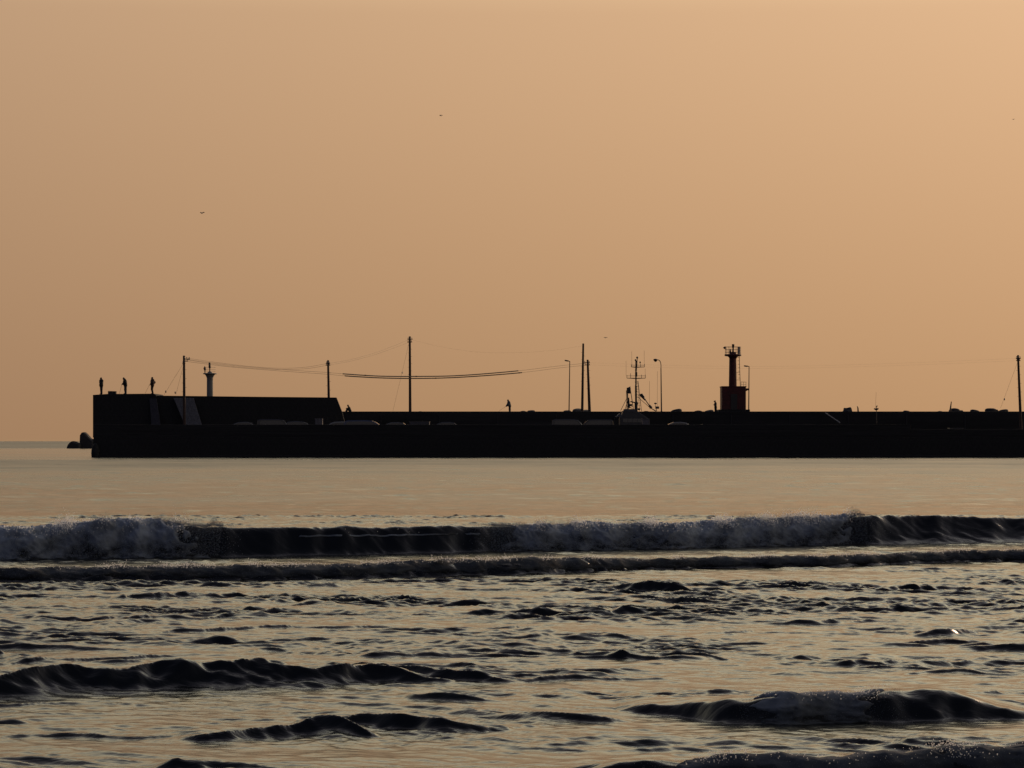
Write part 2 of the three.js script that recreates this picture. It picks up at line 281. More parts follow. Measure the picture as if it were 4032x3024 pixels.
// wind on the open water: u runs across, v runs out to the horizon by the logarithm of the distance
const FAR0 = 51.5, FAR1 = 26000, vOf = (d) => Math.log(d / FAR0) / Math.log(FAR1 / FAR0);
const WIND = [[50, 0.17], [65, 0.23], [90, 0.25], [130, 0.3], [165, 0.38], [203, 0.38], [215, 0.26], [300, 0.22], [500, 0.22], [530, 0.34], [580, 0.42], [26000, 0.42]];
const windPatch = noiseTexture(1024, (u, v) => { const d = FAR0 * Math.exp(v * Math.log(FAR1 / FAR0)), n = loopNoise(u, v, 6, 40, 21) * 0.6 + loopNoise(u, v, 22, 130, 22) * 0.5; const r = Math.max(0.06, table(WIND, d) * (1 + 0.3 * n)); return [r, r, r]; });
windPatch.wrapT = THREE.ClampToEdgeWrapping;
const WATER = lin(0.002, 0.0035, 0.004);
const nearWater = new THREE.MeshPhysicalMaterial({ color: WATER, roughness: 0.19, ior: 1.333, bumpMap: nearBump, bumpScale: 0.004 });
const farWater = new THREE.MeshPhysicalMaterial({ color: WATER, roughness: 1, roughnessMap: windPatch, ior: 1.333 });
{
  const sea = thing('sea', null, null); tag(sea, 'dusk sea with low swells and ripples reaching out to the horizon', null, null, 'structure');
  const us = []; for (let i = 0; i <= 620; i++) us.push(-0.245 + 0.49 * i / 620);
  for (let k = 1; k <= 40; k++) { us.unshift(-0.245 - k * 0.012); us.push(0.245 + k * 0.012); }
  const ds = []; for (let d = 8; d < 52; d += Math.max(0.018, 0.0011 * d)) ds.push(d);
  part('near_water', sheet(us, ds, seaHeight), nearWater, sea);
  const uf = []; for (let i = 0; i <= 420; i++) uf.push(-0.8 + 1.6 * i / 420);
  const df = []; for (let d = 51.5; d < 26000; d *= d < 150 ? 1.0026 : 1.009) df.push(d);
  const far = part('open_water', sheet(uf, df, (u, d) => d < 400 ? ripple(u * d, d) * (1 - ss(300, 400, d)) * 0.6 + farRipple(u * d, d) * (1 - ss(300, 400, d)) - 0.003 : 0), farWater, sea);
  { const p = far.geometry.attributes.position, q = far.geometry.attributes.uv; for (let i = 0; i < p.count; i++) { const d = -p.getZ(i); q.setXY(i, p.getX(i) / d * 1.2 + 0.5, Math.min(0.999, vOf(Math.max(d, FAR0)))); } }
}

// the beach that the photograph is taken from, shelving down under the sea
{
  const prof = [[30000, 3], [60, 3], [14, 1.3], [3, 0.25], [-5, 0.0], [-7.5, -0.22], [-20, -0.7], [-45, -1.6], [-120, -4], [-230, -7], [-30000, -40]], xs = [-30000, -200, -20, 0, 20, 200, 30000], pos = [], idx = [];
  for (const [z, y] of prof) for (const x of xs) pos.push(x, y, z);
  for (let j = 0; j < prof.length - 1; j++) for (let i = 0; i < xs.length - 1; i++) { const a = j * xs.length + i, b = a + 1, c = a + xs.length, e = c + 1; idx.push(a, b, c, b, e, c); }
  const g = new THREE.BufferGeometry(); g.setAttribute('position', new THREE.Float32BufferAttribute(pos, 3)); g.setIndex(idx); g.computeVertexNormals();
  const m = part('beach', g, std(lin(0.1, 0.09, 0.075), 0.9), scene); tag(m, 'dark sand beach shelving down into the sea', null, null, 'structure');
}

// ------------------------------------------------------------------ foam on the breaking waves
const foamMat = new THREE.MeshPhysicalMaterial({ color: 0xffffff, vertexColors: true, roughness: 1, specularIntensity: 0.3 });
const dropMat = new THREE.MeshPhysicalMaterial({ color: lin(0.95, 0.95, 0.95), roughness: 0.85, transmission: 0.9, thickness: 0, ior: 1.333 });
const mistMat = new THREE.MeshPhysicalMaterial({ color: lin(0.3, 0.34, 0.4), roughness: 0.9, transmission: 0.3, thickness: 0, ior: 1.333 });
const billow = (x, y, z) => 1 - Math.abs(n3(x, y, z)) * 1.6;
function lump(x, y, z) { return 0.62 * billow(x * 2.4, y * 2.4, z * 2.4) + 0.24 * billow(x * 5.5, y * 5.5, z * 5.5 + 9) + 0.09 * billow(x * 13, y * 13, z * 13) + 0.04 * billow(x * 34, y * 34, z * 34); }
function foam(key, px0, px1, o, label) {
  const w = WAVES.find((k) => k.key === key), u0 = uOf(px0), u1 = uOf(px1);
  const root = thing('foam', null, null); tag(root, label, 'foam', null, 'stuff');
  const dm = table(w.footU, (u0 + u1) / 2), nu = Math.round((u1 - u0) * dm / o.cell), nv = o.rows ?? 70;
  const pos = [], uv = [], idx = [], col = [];
  for (let i = 0; i <= nu; i++) {
    const a = i / nu, u = lerp(u0, u1, a), q = waveAt(w, u);
    for (let j = 0; j <= nv; j++) {
      const v = lerp(o.v0, o.v1, j / nv), d = q.db + q.wf * v, h = waveHeight(w, q, d), e = 0.02;
      const slope = (waveHeight(w, q, d + e) - waveHeight(w, q, d - e)) / (2 * e), nl = Math.hypot(1, slope), x = u * d;
      const vc = Math.min(1.1, Math.max(0, v)), e0 = (a - (o.skew0 ?? 0) * vc) / (o.fade ?? 0.12), e1 = (1 - a - (o.skew1 ?? 0) * vc) / (o.fade1 ?? o.fade ?? 0.12);
      const rim = Math.max(0, Math.min(1, e0, e1, j / nv / 0.16, (1 - j / nv) / 0.2));
      const ragged = ss(0, 0.2, rim) * ss(0.25, 0.75, rim * (1 + o.cover) + 0.3 * n3(x * 1.7, v * 2.0, 17) + 0.26 * n3(x * 5, v * 4, 3) + 0.12 * n3(x * 14, v * 9, 5));
      const l = lump(x, h * 1.6, d) * 0.85 + 0.25;
      const off = lerp(-0.05, o.amp * l * (0.35 + 0.65 * ss(0, 0.9, v)) * ss(-0.1, 0.7, rim), ragged);
      pos.push(x + 0.3 * off * n3(x * 4, d * 4, 5), h + off / nl + ripple(x, d) * 0.6, -(d - off * slope / nl)); uv.push(x, d + h);
      // how much air the foam holds: thick and white at the lip, thin and dark like water low on the face
      const air = Math.min(1.35, Math.max(0, (o.air ?? 1) * (0.1 + 0.75 * ss(0.0, 1.05, v + 0.3 * n3(x * 1.6, v * 1.2, 31)) + 0.16 * n3(x * 4, v * 3, 8) + 0.1 * n3(x * 12, v * 8, 18)))), al = 0.012 + 0.3 * air * ragged;
      col.push(al * 0.86, al * 0.98, al * 1.16);
    }
  }
  for (let i = 0; i < nu; i++) for (let j = 0; j < nv; j++) { const a = i * (nv + 1) + j, b = a + nv + 1; idx.push(a, b, a + 1, b, b + 1, a + 1); }
  const g = new THREE.BufferGeometry();
  g.setAttribute('position', new THREE.Float32BufferAttribute(pos, 3)); g.setAttribute('color', new THREE.Float32BufferAttribute(col, 3)); g.setIndex(idx); g.computeVertexNormals();
  const m = new THREE.Mesh(g, foamMat); m.name = 'whitewater'; root.add(m);
  // spray thrown up along the lip
  const dg = new THREE.IcosahedronGeometry(1, 0), im = new THREE.InstancedMesh(dg, dropMat, o.drops), T = new THREE.Object3D();
  for (let k = 0; k < o.drops; k++) {
    const a = Math.pow(rnd(), 1), u = lerp(u0, u1, 0.02 + 0.96 * a), q = waveAt(w, u), x = u * q.dc;
    const vis = Math.max(0, Math.min(1, (a - (o.skew0 ?? 0)) / (o.fade ?? 0.12), (1 - a - (o.skew1 ?? 0)) / (o.fade1 ?? o.fade ?? 0.12))); if (rnd() > vis) { T.scale.setScalar(0.0001); T.position.set(x, -0.5, -q.dc); T.updateMatrix(); im.setMatrixAt(k, T.matrix); continue; }
    const gust = Math.max(0.12, ss(-0.2, 0.7, n2(x * 1.6, 5) + 0.4 * n2(x * 5, 9)));
    if (rnd() > gust * gust + 0.08) { T.scale.setScalar(0.0001); T.position.set(x, -0.5, -q.dc); T.updateMatrix(); im.setMatrixAt(k, T.matrix); continue; }
    const v = rr(0.55, 1.25), d = q.db + q.wf * v, up = -Math.log(1 - rnd() * 0.98) * o.spray * gust;
    T.position.set(x + rr(-0.05, 0.05), waveHeight(w, q, d) + o.amp * (v < 1 ? 0.95 : 0.5) + 0.006 + up, -d);
    const s = o.drop * rr(0.35, 1) * (1 - 0.5 * Math.min(1, up / 0.15)); T.scale.set(s * rr(0.7, 1.3), s * rr(0.7, 1.5), s); T.rotation.set(rr(0, 6), rr(0, 6), 0); T.updateMatrix(); im.setMatrixAt(k, T.matrix);
  }
  im.name = 'spray'; tag(im, null, null, null, 'stuff'); root.add(im);
  // finer spray hanging before the face, thinning out past the ends of the foam
  const nm = o.mist ?? 0; if (!nm) return;
  const fm = new THREE.InstancedMesh(dg, mistMat, nm);
  for (let k = 0; k < nm; k++) {
    const g3 = (rnd() + rnd() + rnd()) / 3 - 0.5, far = rnd() < 0.06, a = far ? (rnd() < 0.5 ? 0.94 - (o.skew1 ?? 0) * 0.5 + Math.abs(g3) * 0.3 : 0.06 + (o.skew0 ?? 0) * 0.5 - Math.abs(g3) * 0.3) : lerp((o.skew0 ?? 0) * 0.5, 1 - (o.skew1 ?? 0) * 0.5, rnd());
    const u = lerp(u0, u1, a), q = waveAt(w, u), x = u * q.dc, v = Math.pow(rnd(), 0.6) * 1.25, d = q.db + q.wf * v - Math.abs(g3) * 0.25;
    const gust = 0.35 + 0.65 * ss(-0.3, 0.5, n2(x * 1.2, 15) + 0.4 * n2(x * 4, 19));
    T.position.set(x, waveHeight(w, q, q.db + q.wf * v) + o.amp * 0.3 * gust + (-Math.log(1 - rnd() * 0.98)) * o.spray * 0.8 * gust, -d);
    T.scale.setScalar(o.drop * rr(0.18, 0.34)); T.rotation.set(rr(0, 6), rr(0, 6), 0); T.updateMatrix(); fm.setMatrixAt(k, T.matrix);
  }
  fm.name = 'mist'; tag(fm, null, null, null, 'stuff'); root.add(fm);
}
foam('breaker', -420, 960, { v0: -0.25, v1: 1.9, cell: 0.014, amp: 0.08, cover: 0.5, drops: 9000, drop: 0.011, spray: 0.05, fade: 0.02, fade1: 0.2, skew1: 0.12, mist: 42000, air: 1.5 }, 'blue grey whitewater of the tumbling breaker at the left edge');
foam('breaker', 1890, 3390, { v0: -0.25, v1: 1.7, cell: 0.015, amp: 0.075, cover: 0.4, drops: 9000, drop: 0.011, spray: 0.045, fade: 0.12, fade1: 0.1, skew0: 0.06, skew1: -0.02, mist: 48000, air: 1.5 }, 'blue grey whitewater tumbling along the breaker right of the middle');
foam('breaker', 1120, 1960, { v0: 0.6, v1: 0.65, cell: 0.02, rows: 10, amp: 0.01, cover: 0.5, drops: 60, drop: 0.005, spray: 0.004, fade: 0.15, air: 0.8 }, 'thin pale strip standing in for the bright edge under the dark lip of the big breaker');  // bright edge of the lip, put in as a pale strip
foam('bore', -420, 4450, { v0: 0.05, v1: 2.0, cell: 0.02, rows: 50, amp: 0.035, cover: 0.2, drops: 10000, drop: 0.006, mist: 16000, air: 0.32, spray: 0.016, fade: 0.01 }, 'long low line of whitewater running before the big breaker');
foam('shore', 2900, 3520, { v0: -0.15, v1: 1.5, cell: 0.007, rows: 80, amp: 0.03, cover: 0.1, drops: 1600, drop: 0.0036, spray: 0.01, fade: 0.35, skew1: -0.1, air: 0.9, mist: 2500 }, 'crumbling whitewater on the small breaker at the lower right');
foam('edge', 2560, 4400, { v0: -0.1, v1: 1.6, cell: 0.008, rows: 70, amp: 0.022, cover: 0.0, drops: 2600, drop: 0.0034, spray: 0.008, fade: 0.1, air: 0.4, mist: 3000 }, 'foaming ripple crest at the bottom edge of the water');

// ------------------------------------------------------------------ quay and breakwater
const QF = EYE * F / (1801 - HORIZON);                             // waterline of the quay, about 239 m off
const DECK = 2.0, WALL = 248, BACK = 300, GROUND = -6;
{
  const quay = thing('quay', 'long black concrete quay with a low parapet along its seaward edge', 'quay'); quay.userData.kind = 'structure';
  const xl = X(368, QF), xr = 90;
  const plan = (pts, y0, y1) => { const s = new THREE.Shape(pts.map(([x, z]) => new THREE.Vector2(x, z))); const g = new THREE.ExtrudeGeometry(s, { depth: y1 - y0, bevelEnabled: true, bevelSize: 0.05, bevelThickness: 0.05, bevelSegments: 1 }); return g.rotateX(-Math.PI / 2).translate(0, y0, 0); };
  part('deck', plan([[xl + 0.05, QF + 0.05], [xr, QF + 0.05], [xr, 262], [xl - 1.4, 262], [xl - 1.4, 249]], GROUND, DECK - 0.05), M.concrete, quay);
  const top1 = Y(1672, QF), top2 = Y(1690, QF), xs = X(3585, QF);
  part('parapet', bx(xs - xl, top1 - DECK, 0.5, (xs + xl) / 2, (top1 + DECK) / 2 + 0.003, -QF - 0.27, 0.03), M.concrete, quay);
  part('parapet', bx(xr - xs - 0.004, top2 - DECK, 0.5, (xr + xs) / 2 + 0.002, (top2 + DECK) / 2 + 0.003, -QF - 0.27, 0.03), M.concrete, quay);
  // the worn toe at the corner, and a ledge at the waterline
  const toe = new THREE.SphereGeometry(1, 14, 10).scale(0.42, 1.0, 0.5).translate(xl + 0.2, 0.42, -QF + 0.05);
  part('toe', toe, M.concrete, quay);
  part('ledge', bx(xr - xl - 0.3, 0.5, 0.35, (xr + xl) / 2 + 0.15, -0.02, -QF + 0.16, 0.06), M.concrete, quay);
}
{
  const wall = thing('harbour_wall', 'tall black concrete wall with a slanted right end at the head of the pier', 'wall'); wall.userData.kind = 'structure';
  const a = (px, py) => [X(px, WALL), Y(py, WALL)];
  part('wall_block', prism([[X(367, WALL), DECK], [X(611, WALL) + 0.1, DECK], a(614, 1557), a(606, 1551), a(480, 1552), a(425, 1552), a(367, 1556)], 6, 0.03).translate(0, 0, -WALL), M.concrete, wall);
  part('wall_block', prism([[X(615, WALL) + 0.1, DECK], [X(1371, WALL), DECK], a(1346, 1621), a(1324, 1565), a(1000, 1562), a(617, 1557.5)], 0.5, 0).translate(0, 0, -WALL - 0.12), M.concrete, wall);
  // sky light painted pale into the leaning buttress face beside the first pole, and a fainter one left of it
  const slab = (p, z, lean) => { const s = prism(p, 0.2, 0.02); const y0 = Math.min(...p.map((k) => k[1])); s.translate(0, -y0, 0).rotateX(-lean).translate(0, y0, z); return s; };
  const pale = part('buttress', slab([a(735, 1680), a(800, 1680), a(762, 1566), a(685, 1566)], -WALL + 0.75, 0.2), M.skylitConcrete, wall); pale.userData.label = 'leaning concrete face with sky light painted into its colour';
  part('buttress', slab([a(600, 1681), a(635, 1681), a(616, 1570), a(590, 1570)], -WALL + 0.45, 0.1), std(lin(0.085, 0.085, 0.11), 0.95, 0, { map: blotch }), wall);  // faint bluish sky light painted into this face
}
{
  const wall = thing('breakwater', 'long low black breakwater wall behind the harbour with people and lamps on it', 'breakwater'); wall.userData.kind = 'structure';
  const x0 = X(1290, BACK), x1 = 130, top = Y(1620, BACK), xs = X(3100, BACK);
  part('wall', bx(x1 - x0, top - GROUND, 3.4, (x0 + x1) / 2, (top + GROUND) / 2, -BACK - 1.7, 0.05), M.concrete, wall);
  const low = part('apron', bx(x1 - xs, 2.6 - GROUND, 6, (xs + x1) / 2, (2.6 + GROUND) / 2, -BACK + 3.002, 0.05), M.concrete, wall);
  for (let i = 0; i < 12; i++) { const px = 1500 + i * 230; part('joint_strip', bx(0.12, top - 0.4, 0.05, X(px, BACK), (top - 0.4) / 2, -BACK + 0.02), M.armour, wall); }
}
{
  const s = new THREE.Shape([[0, -6], [14, -6], [9, 1], [0, 3.7]].map(([x, y]) => new THREE.Vector2(x, y)));
  const g = new THREE.ExtrudeGeometry(s, { depth: 150, bevelEnabled: false, steps: 60 }).rotateY(Math.PI / 2).translate(-22, 0, -BACK - 3.42);
  const m = single('rubble_mound', g, M.armour, 'sloping mound behind the breakwater that carries the armour blocks', 'mound'); m.userData.kind = 'structure';
}

// ------------------------------------------------------------------ armour blocks (four-legged concrete units)
function tetrapodGeometry(size, tipScale = 1) {
  const dirs = [V(0, 1, 0), V(Math.sqrt(8 / 9), -1 / 3, 0), V(-Math.sqrt(2 / 9), -1 / 3, Math.sqrt(2 / 3)), V(-Math.sqrt(2 / 9), -1 / 3, -Math.sqrt(2 / 3))], gs = [new THREE.IcosahedronGeometry(size * 0.27, 1)];
  const prof = [[0.30, 0], [0.27, 0.35], [0.21, 0.9], [0.19, 1.0], [0.13, 1.06], [0, 1.08]].map(([r, y]) => new THREE.Vector2(r * size * (y > 0.5 ? tipScale : 1), y * size * 0.62));
  for (const d of dirs) gs.push(new THREE.LatheGeometry(prof, 14).applyQuaternion(new THREE.Quaternion().setFromUnitVectors(V(0, 1, 0), d)));
  return gs;
}
const tetra = part('armour_block', tetrapodGeometry(2.2, 1.5), M.armour, new THREE.Group()).geometry;
{
  const label = {
    1655: 'flat dark block end just right of the tallest pole, low on the breakwater', 2060: 'tiny dark block end right of the angler on the breakwater', 2093: 'small dark rounded block end a little right of the angler on the breakwater',
    2234: 'small dark block end at the foot of the lamp left of the twin poles', 2276: 'rounded dark block end just left of the twin poles', 2308: 'low dark block end between the twin poles',
    2544: 'tiny dark block end behind the fishing boat', 2671: 'rounded dark block end standing right of the goose-neck lamp', 2750: 'low wide dark block end left of the lighthouse visitor', 2798: 'low dark block end at the feet of the lighthouse visitor',
    3567: 'tiny block end alone on the wall right of the small boat mast', 3700: 'very low block end left of the leaning stake', 3757: 'rounded dark block end beside the leaning stake', 3782: 'small block end touching the one beside the leaning stake',
    3832: 'low wide dark block end halfway between the stake and the far right pole', 3900: 'largest rounded block end near the far right pole', 3920: 'smaller block end leaning on the largest near the far right pole', 3956: 'last dark block end before the far right pole',
  };
  const spots = [[1655, 1619, 0.6], [2060, 1617.5, 0.6], [2093, 1615, 0.7], [2234, 1615, 0.7], [2276, 1608, 1], [2308, 1613, 0.9], [2544, 1618, 0.5], [2671, 1609, 1], [2750, 1616, 0.9], [2798, 1613, 0.9], [3567, 1616, 0.6], [3700, 1618, 0.6], [3757, 1607, 1], [3782, 1615, 0.6], [3832, 1612, 0.9], [3900, 1607, 1], [3920, 1612, 0.7], [3956, 1611, 0.85]];
  for (const [px, py, s] of spots) {
    const d = BACK + 5.2, m = new THREE.Mesh(tetra, M.armour); m.name = numbered('armour_block'); scene.add(m);
    m.scale.setScalar(s * 1.05); m.rotation.set(rr(-0.25, 0.25), rr(0, 6), rr(-0.25, 0.25));
    m.position.set(X(px, d), 0, -d); m.updateMatrixWorld();
    m.position.y = Y(py, d) - new THREE.Box3().setFromObject(m, true).max.y;
    tag(m, label[px], 'armour block', 'armour block ends showing over the breakwater');
  }
  // the big boulder on the wall
  const rock = new THREE.IcosahedronGeometry(0.62, 3), p = rock.attributes.position;
  for (let i = 0; i < p.count; i++) { const v = V(p.getX(i), p.getY(i), p.getZ(i)), k = 1 + 0.28 * n3(v.x * 1.3, v.y * 1.3, v.z * 1.3) + 0.08 * n3(v.x * 4, v.y * 4, v.z * 4); p.setXYZ(i, v.x * k * 0.98, v.y * k * 0.75, v.z * k); }
  rock.computeVertexNormals();
  single('boulder', rock.rotateZ(0.15).translate(...at(3337, 1620, BACK + 1).toArray()), M.armour, 'big dark boulder sitting alone on the breakwater right of the lighthouse', 'boulder');
  // far blocks off the head of the pier
  const far = EYE * F / (1766 - HORIZON), q = far / F;
  const block = (pts, depth, back, label) => { const g = prism(pts.map(([x, y]) => [X(x, far), Math.max(-0.6, Y(y, far))]), depth, 0.28).translate(0, 0, depth / 2 - far - back); single('armour_block', g, M.armour, label, 'armour block', 'armour blocks off the pier head'); };
  block([[322, 1778], [321, 1745], [322, 1716], [327, 1708], [332, 1707], [339, 1713], [351, 1727], [364, 1738], [366, 1778]], 2.4, 0.4, 'tallest dark block off the pier head, with a pointed top');
  block([[271, 1778], [276, 1757], [284, 1746], [292, 1742], [301, 1744], [309, 1750], [316, 1750], [318, 1778]], 2.8, -0.6, 'low rounded dark block, outermost off the pier head');
  block([[345, 1778], [350, 1742], [362, 1734], [384, 1731], [384, 1778]], 3, 1.2, 'dark block tucked against the left corner of the pier');
}

// ------------------------------------------------------------------ small things on the pier head
{
  const d = WALL + 2, t = thing('storage_box', 'low dark box between the first two people on the tall wall', 'box', [X(442, d), Y(1552, d), -d]);
  part('box_body', bx(0.82, 0.26, 0.5, 0, 0.13, 0, 0.02), M.armour, t); part('lid', bx(0.86, 0.05, 0.54, 0, 0.288, 0, 0.015).rotateZ(-0.04), M.darkSteel, t);
}

// ------------------------------------------------------------------ utility poles
function crossarm(t, y, half, off, lean = 0, n = 2) {
  const arm = part('crossarm', bx(half * 2, 0.09, 0.09, off, y, 0.14).rotateZ(lean), M.darkSteel, t);
  for (let i = 0; i < n; i++) { const x = off - half + 0.08 + (half * 2 - 0.16) * (n > 1 ? i / (n - 1) : 0.5); part('insulator', [bar(V(x, y + 0.04, 0.14), V(x, y + 0.12, 0.14), 0.02), ball(0.055, V(x, y + 0.15, 0.14), 1, 1.1, 1)], M.ceramic, arm); }
}
function pole(label, px, topY, bx2, baseY, d, r0, r1, arms, guys = []) {
  const base = V(X(bx2, d), baseY, -d), t = thing('utility_pole', label, 'utility pole', base, 0, 'utility poles along the pier');
  const top = at(px, topY, d).sub(base);
  part('shaft', [bar(V(0, 0, 0), top, r0, r1, 14), ball(r1 * 1.02, top, 1, 0.5, 1)], M.poleWood, t);
  for (const [py, half, off, n] of arms) crossarm(t, Y(py, d) - baseY, half, top.x + off, 0, n);
  for (let y = Math.max(2.2, top.y * 0.45); y < top.y - 1; y += 0.45) { const k = y / top.y, s = Math.round(y / 0.45) % 2 ? 1 : -1; part('step_bolt', bar(V(top.x * k + s * r1, y, 0), V(top.x * k + s * (r0 + 0.1), y, 0), 0.012, 0.012, 5), M.darkSteel, t); }
  for (const [gx, gy, ex, ey, ix, iy] of guys) {
    const a = at(gx, gy, d).sub(base), e = at(ex, ey, d + 1).sub(base);
    const g = part('guy_wire', bar(a, e, 0.009), M.wire, t);
    if (ix) { const i = at(ix, iy, d + 0.5).sub(base); part('insulator', ball(0.09, i, 0.8, 1.4, 0.8), M.ceramic, g); }
  }
  return t;
}
pole('dark pole left of the white lighthouse, with a box of fittings at its top', 724.5, 1402, 726, DECK, 246, 0.16, 0.115, [[1414, 0.33, 0.3, 3], [1422, 0.22, 0.2, 2], [1430, 0.16, 0, 2]], [[721, 1432, 645, 1556, 653, 1542], [723, 1436, 692, 1556, 690, 1546]]);
pole('dark pole rising behind the slanted right end of the tall wall', 1291.8, 1420, 1297.5, DECK, 256, 0.16, 0.11, [[1431, 0.22, 0.0, 3], [1438, 0.24, 0.0, 2]]);
pole('tallest dark pole, alone in the middle of the breakwater', 1613.6, 1326, 1615, Y(1622, BACK + 2), BACK + 2, 0.18, 0.13, [[1336, 0.32, 0.03, 3], [1347, 0.3, 0.0, 2]], [[1610, 1352, 1547, 1619, 1584, 1467]]);
pole('taller of the twin dark poles beside the fishing boat', 2296.5, 1354, 2292.4, Y(1622, BACK + 2), BACK + 2, 0.17, 0.12, []);
pole('shorter of the twin dark poles, leaning left beside the fishing boat', 2313.8, 1418, 2321.4, Y(1622, BACK + 2), BACK + 2.6, 0.19, 0.13, [[1428, 0.36, -0.08, 3], [1437, 0.34, -0.05, 3]]);
pole('dark leaning pole at the far right end of the pier', 4008.5, 1400, 4021.5, DECK, 254, 0.16, 0.11, [[1411, 0.26, 0, 3], [1420, 0.22, 0, 2]], [[4006, 1428, 3940, 1606, 3955, 1572]]);

// ------------------------------------------------------------------ overhead wires
function wires(label, pairs, d0, d1, r = 0.013) {
  const t = thing('overhead_wire', label, 'overhead wire', [0, 0, 0], 0, 'overhead wires between the poles');
  for (const pts of pairs) { const n = pts.length; part('strand', tube(pts.map(([x, y], i) => at(x, y, lerp(d0, d1, (x - pts[0][0]) / (pts[n - 1][0] - pts[0][0])))), r, 60), M.wire, t); }
  return t;
}
const twin = [[[740, 1416], [900, 1437], [1108, 1455], [1292, 1467], [1352, 1472], [1500, 1481], [1650, 1482], [1800, 1479], [2040, 1460], [2200, 1441], [2308, 1430]], [[740, 1424], [900, 1444], [1108, 1461], [1292, 1474], [1360, 1480], [1500, 1488], [1650, 1490], [1800, 1486], [2055, 1467], [2200, 1449], [2308, 1438]]];
{
  const t = wires('pair of sleeved wires sagging from the pole by the white lighthouse to the twin poles', twin, 246, BACK + 2.5);
  const D = (x) => lerp(246, BACK + 2.5, (x - 740) / (2308 - 740));
  const cv = (w) => new THREE.CatmullRomCurve3(w.map(([x, y]) => at(x, y, D(x))));
  [[0, 1350, 2040], [1, 1358, 2056]].forEach(([k, a, b]) => {
    const c = cv(twin[k]), pts = []; for (let i = 0; i <= 400; i++) { const p = c.getPoint(i / 400), px = p.x * F / -p.z + FW / 2; if (px >= a && px <= b) pts.push(p); }
    const s = part('cable_sleeve', tube(pts, 0.06, 60), std(lin(0.05, 0.03, 0.03), 0.7), t);
    for (const f of k ? [0.99, 0.62] : [0.16, 0.49]) part('clamp', ball(0.085, pts[Math.floor(f * (pts.length - 1))], 2.0, 0.9, 0.9), M.wire, s);
  });
}
wires('thin wires dipping from the white lighthouse pole to the pole behind the wall end', [[[740, 1411], [860, 1428], [1000, 1444], [1120, 1450], [1210, 1445], [1290, 1431]], [[740, 1418], [860, 1436], [1000, 1450], [1120, 1455], [1210, 1451], [1290, 1438]]], 246, 256, 0.01);
wires('thin wires climbing from the pole behind the wall end to the tallest pole', [[[1293, 1431], [1380, 1416], [1480, 1388], [1560, 1358], [1612, 1336]], [[1293, 1438], [1380, 1422], [1480, 1395], [1560, 1367], [1612, 1347]]], 256, BACK + 2, 0.008);
wires('faint wire sagging from the tallest pole to the taller twin pole', [[[1615, 1336], [1730, 1364], [1880, 1386], [2050, 1388], [2190, 1378], [2296, 1362]]], BACK + 2, BACK + 2, 0.004);
wires('faint wires running from the twin poles to the far right pole', [[[2316, 1428], [2700, 1440], [3100, 1442], [3600, 1428], [4008, 1411]], [[2316, 1437], [2700, 1449], [3100, 1450], [3600, 1437], [4008, 1420]]], BACK + 2.6, 254, 0.003);

// ------------------------------------------------------------------ street lamps
function lampPost(label, px, base, d, head) {
  const b = at(px, base, d), t = thing('street_lamp', label, 'street lamp', b, 0, 'street lamps on the breakwater');
  const s = d / F, P = (x, y) => V((x - px) * s, (base - y) * s, 0);
  head(t, P); part('base_plate', bx(0.3, 0.08, 0.3, 0, 0.04, 0, 0.01), M.darkSteel, t);
}
const flatHead = (topX, topY, tipX, tipY) => (t, P) => {
  const top = P(topX, topY), tip = P(tipX, tipY), mid = top.clone().lerp(tip, 0.25);
  part('shaft', [bar(V(0, 0, 0), top, 0.075, 0.05, 10), bar(top.clone().add(V(0.02, 0, 0)), mid, 0.045)], M.darkSteel, t);
  const dir = tip.clone().sub(top), L = dir.length(), g = new RoundedBoxGeometry(L * 0.8, 0.13, 0.26, 2, 0.05).translate(-L * 0.6, 0.02, 0).rotateZ(Math.atan2(-dir.y, -dir.x)).translate(top.x, top.y, 0);
  const h = part('lamp_head', g, M.darkSteel, t);
  part('lamp_lens', new RoundedBoxGeometry(L * 0.5, 0.03, 0.2, 1, 0.01).translate(-L * 0.62, -0.06, 0).rotateZ(Math.atan2(-dir.y, -dir.x)).translate(top.x, top.y, 0), M.lampGlass, h);
};
lampPost('thin street lamp with a short flat head, left of the twin poles', 2240.5, 1622, BACK + 1.5, flatHead(2243.5, 1423, 2223, 1419));
lampPost('thin street lamp with a short flat head, right of the red lighthouse', 2948, 1622, BACK + 0.6, flatHead(2949.5, 1443, 2929, 1441));
lampPost('goose-neck street lamp with a round head, right of the fishing boat', 2604.5, 1622, BACK + 1.5, (t, P) => {
  part('shaft', [bar(V(0, 0, 0), P(2602.5, 1450), 0.09, 0.06, 10), tube([P(2602.5, 1450), P(2602.6, 1438), P(2600.5, 1426), P(2596, 1419), P(2589, 1416.5)], 0.052, 24)], M.darkSteel, t);
  const c = P(2581, 1417), prof = [[0.0, -0.24], [0.12, -0.2], [0.24, -0.06], [0.28, 0.03], [0.22, 0.1], [0.1, 0.14], [0, 0.15]].map(([r, y]) => new THREE.Vector2(r, y));
  const h = part('lamp_head', new THREE.LatheGeometry(prof, 16).translate(c.x, c.y, 0), M.darkSteel, t);
  part('lamp_lens', ball(0.14, V(c.x, c.y - 0.17, 0), 1, 0.6, 1), M.lampGlass, h);
});

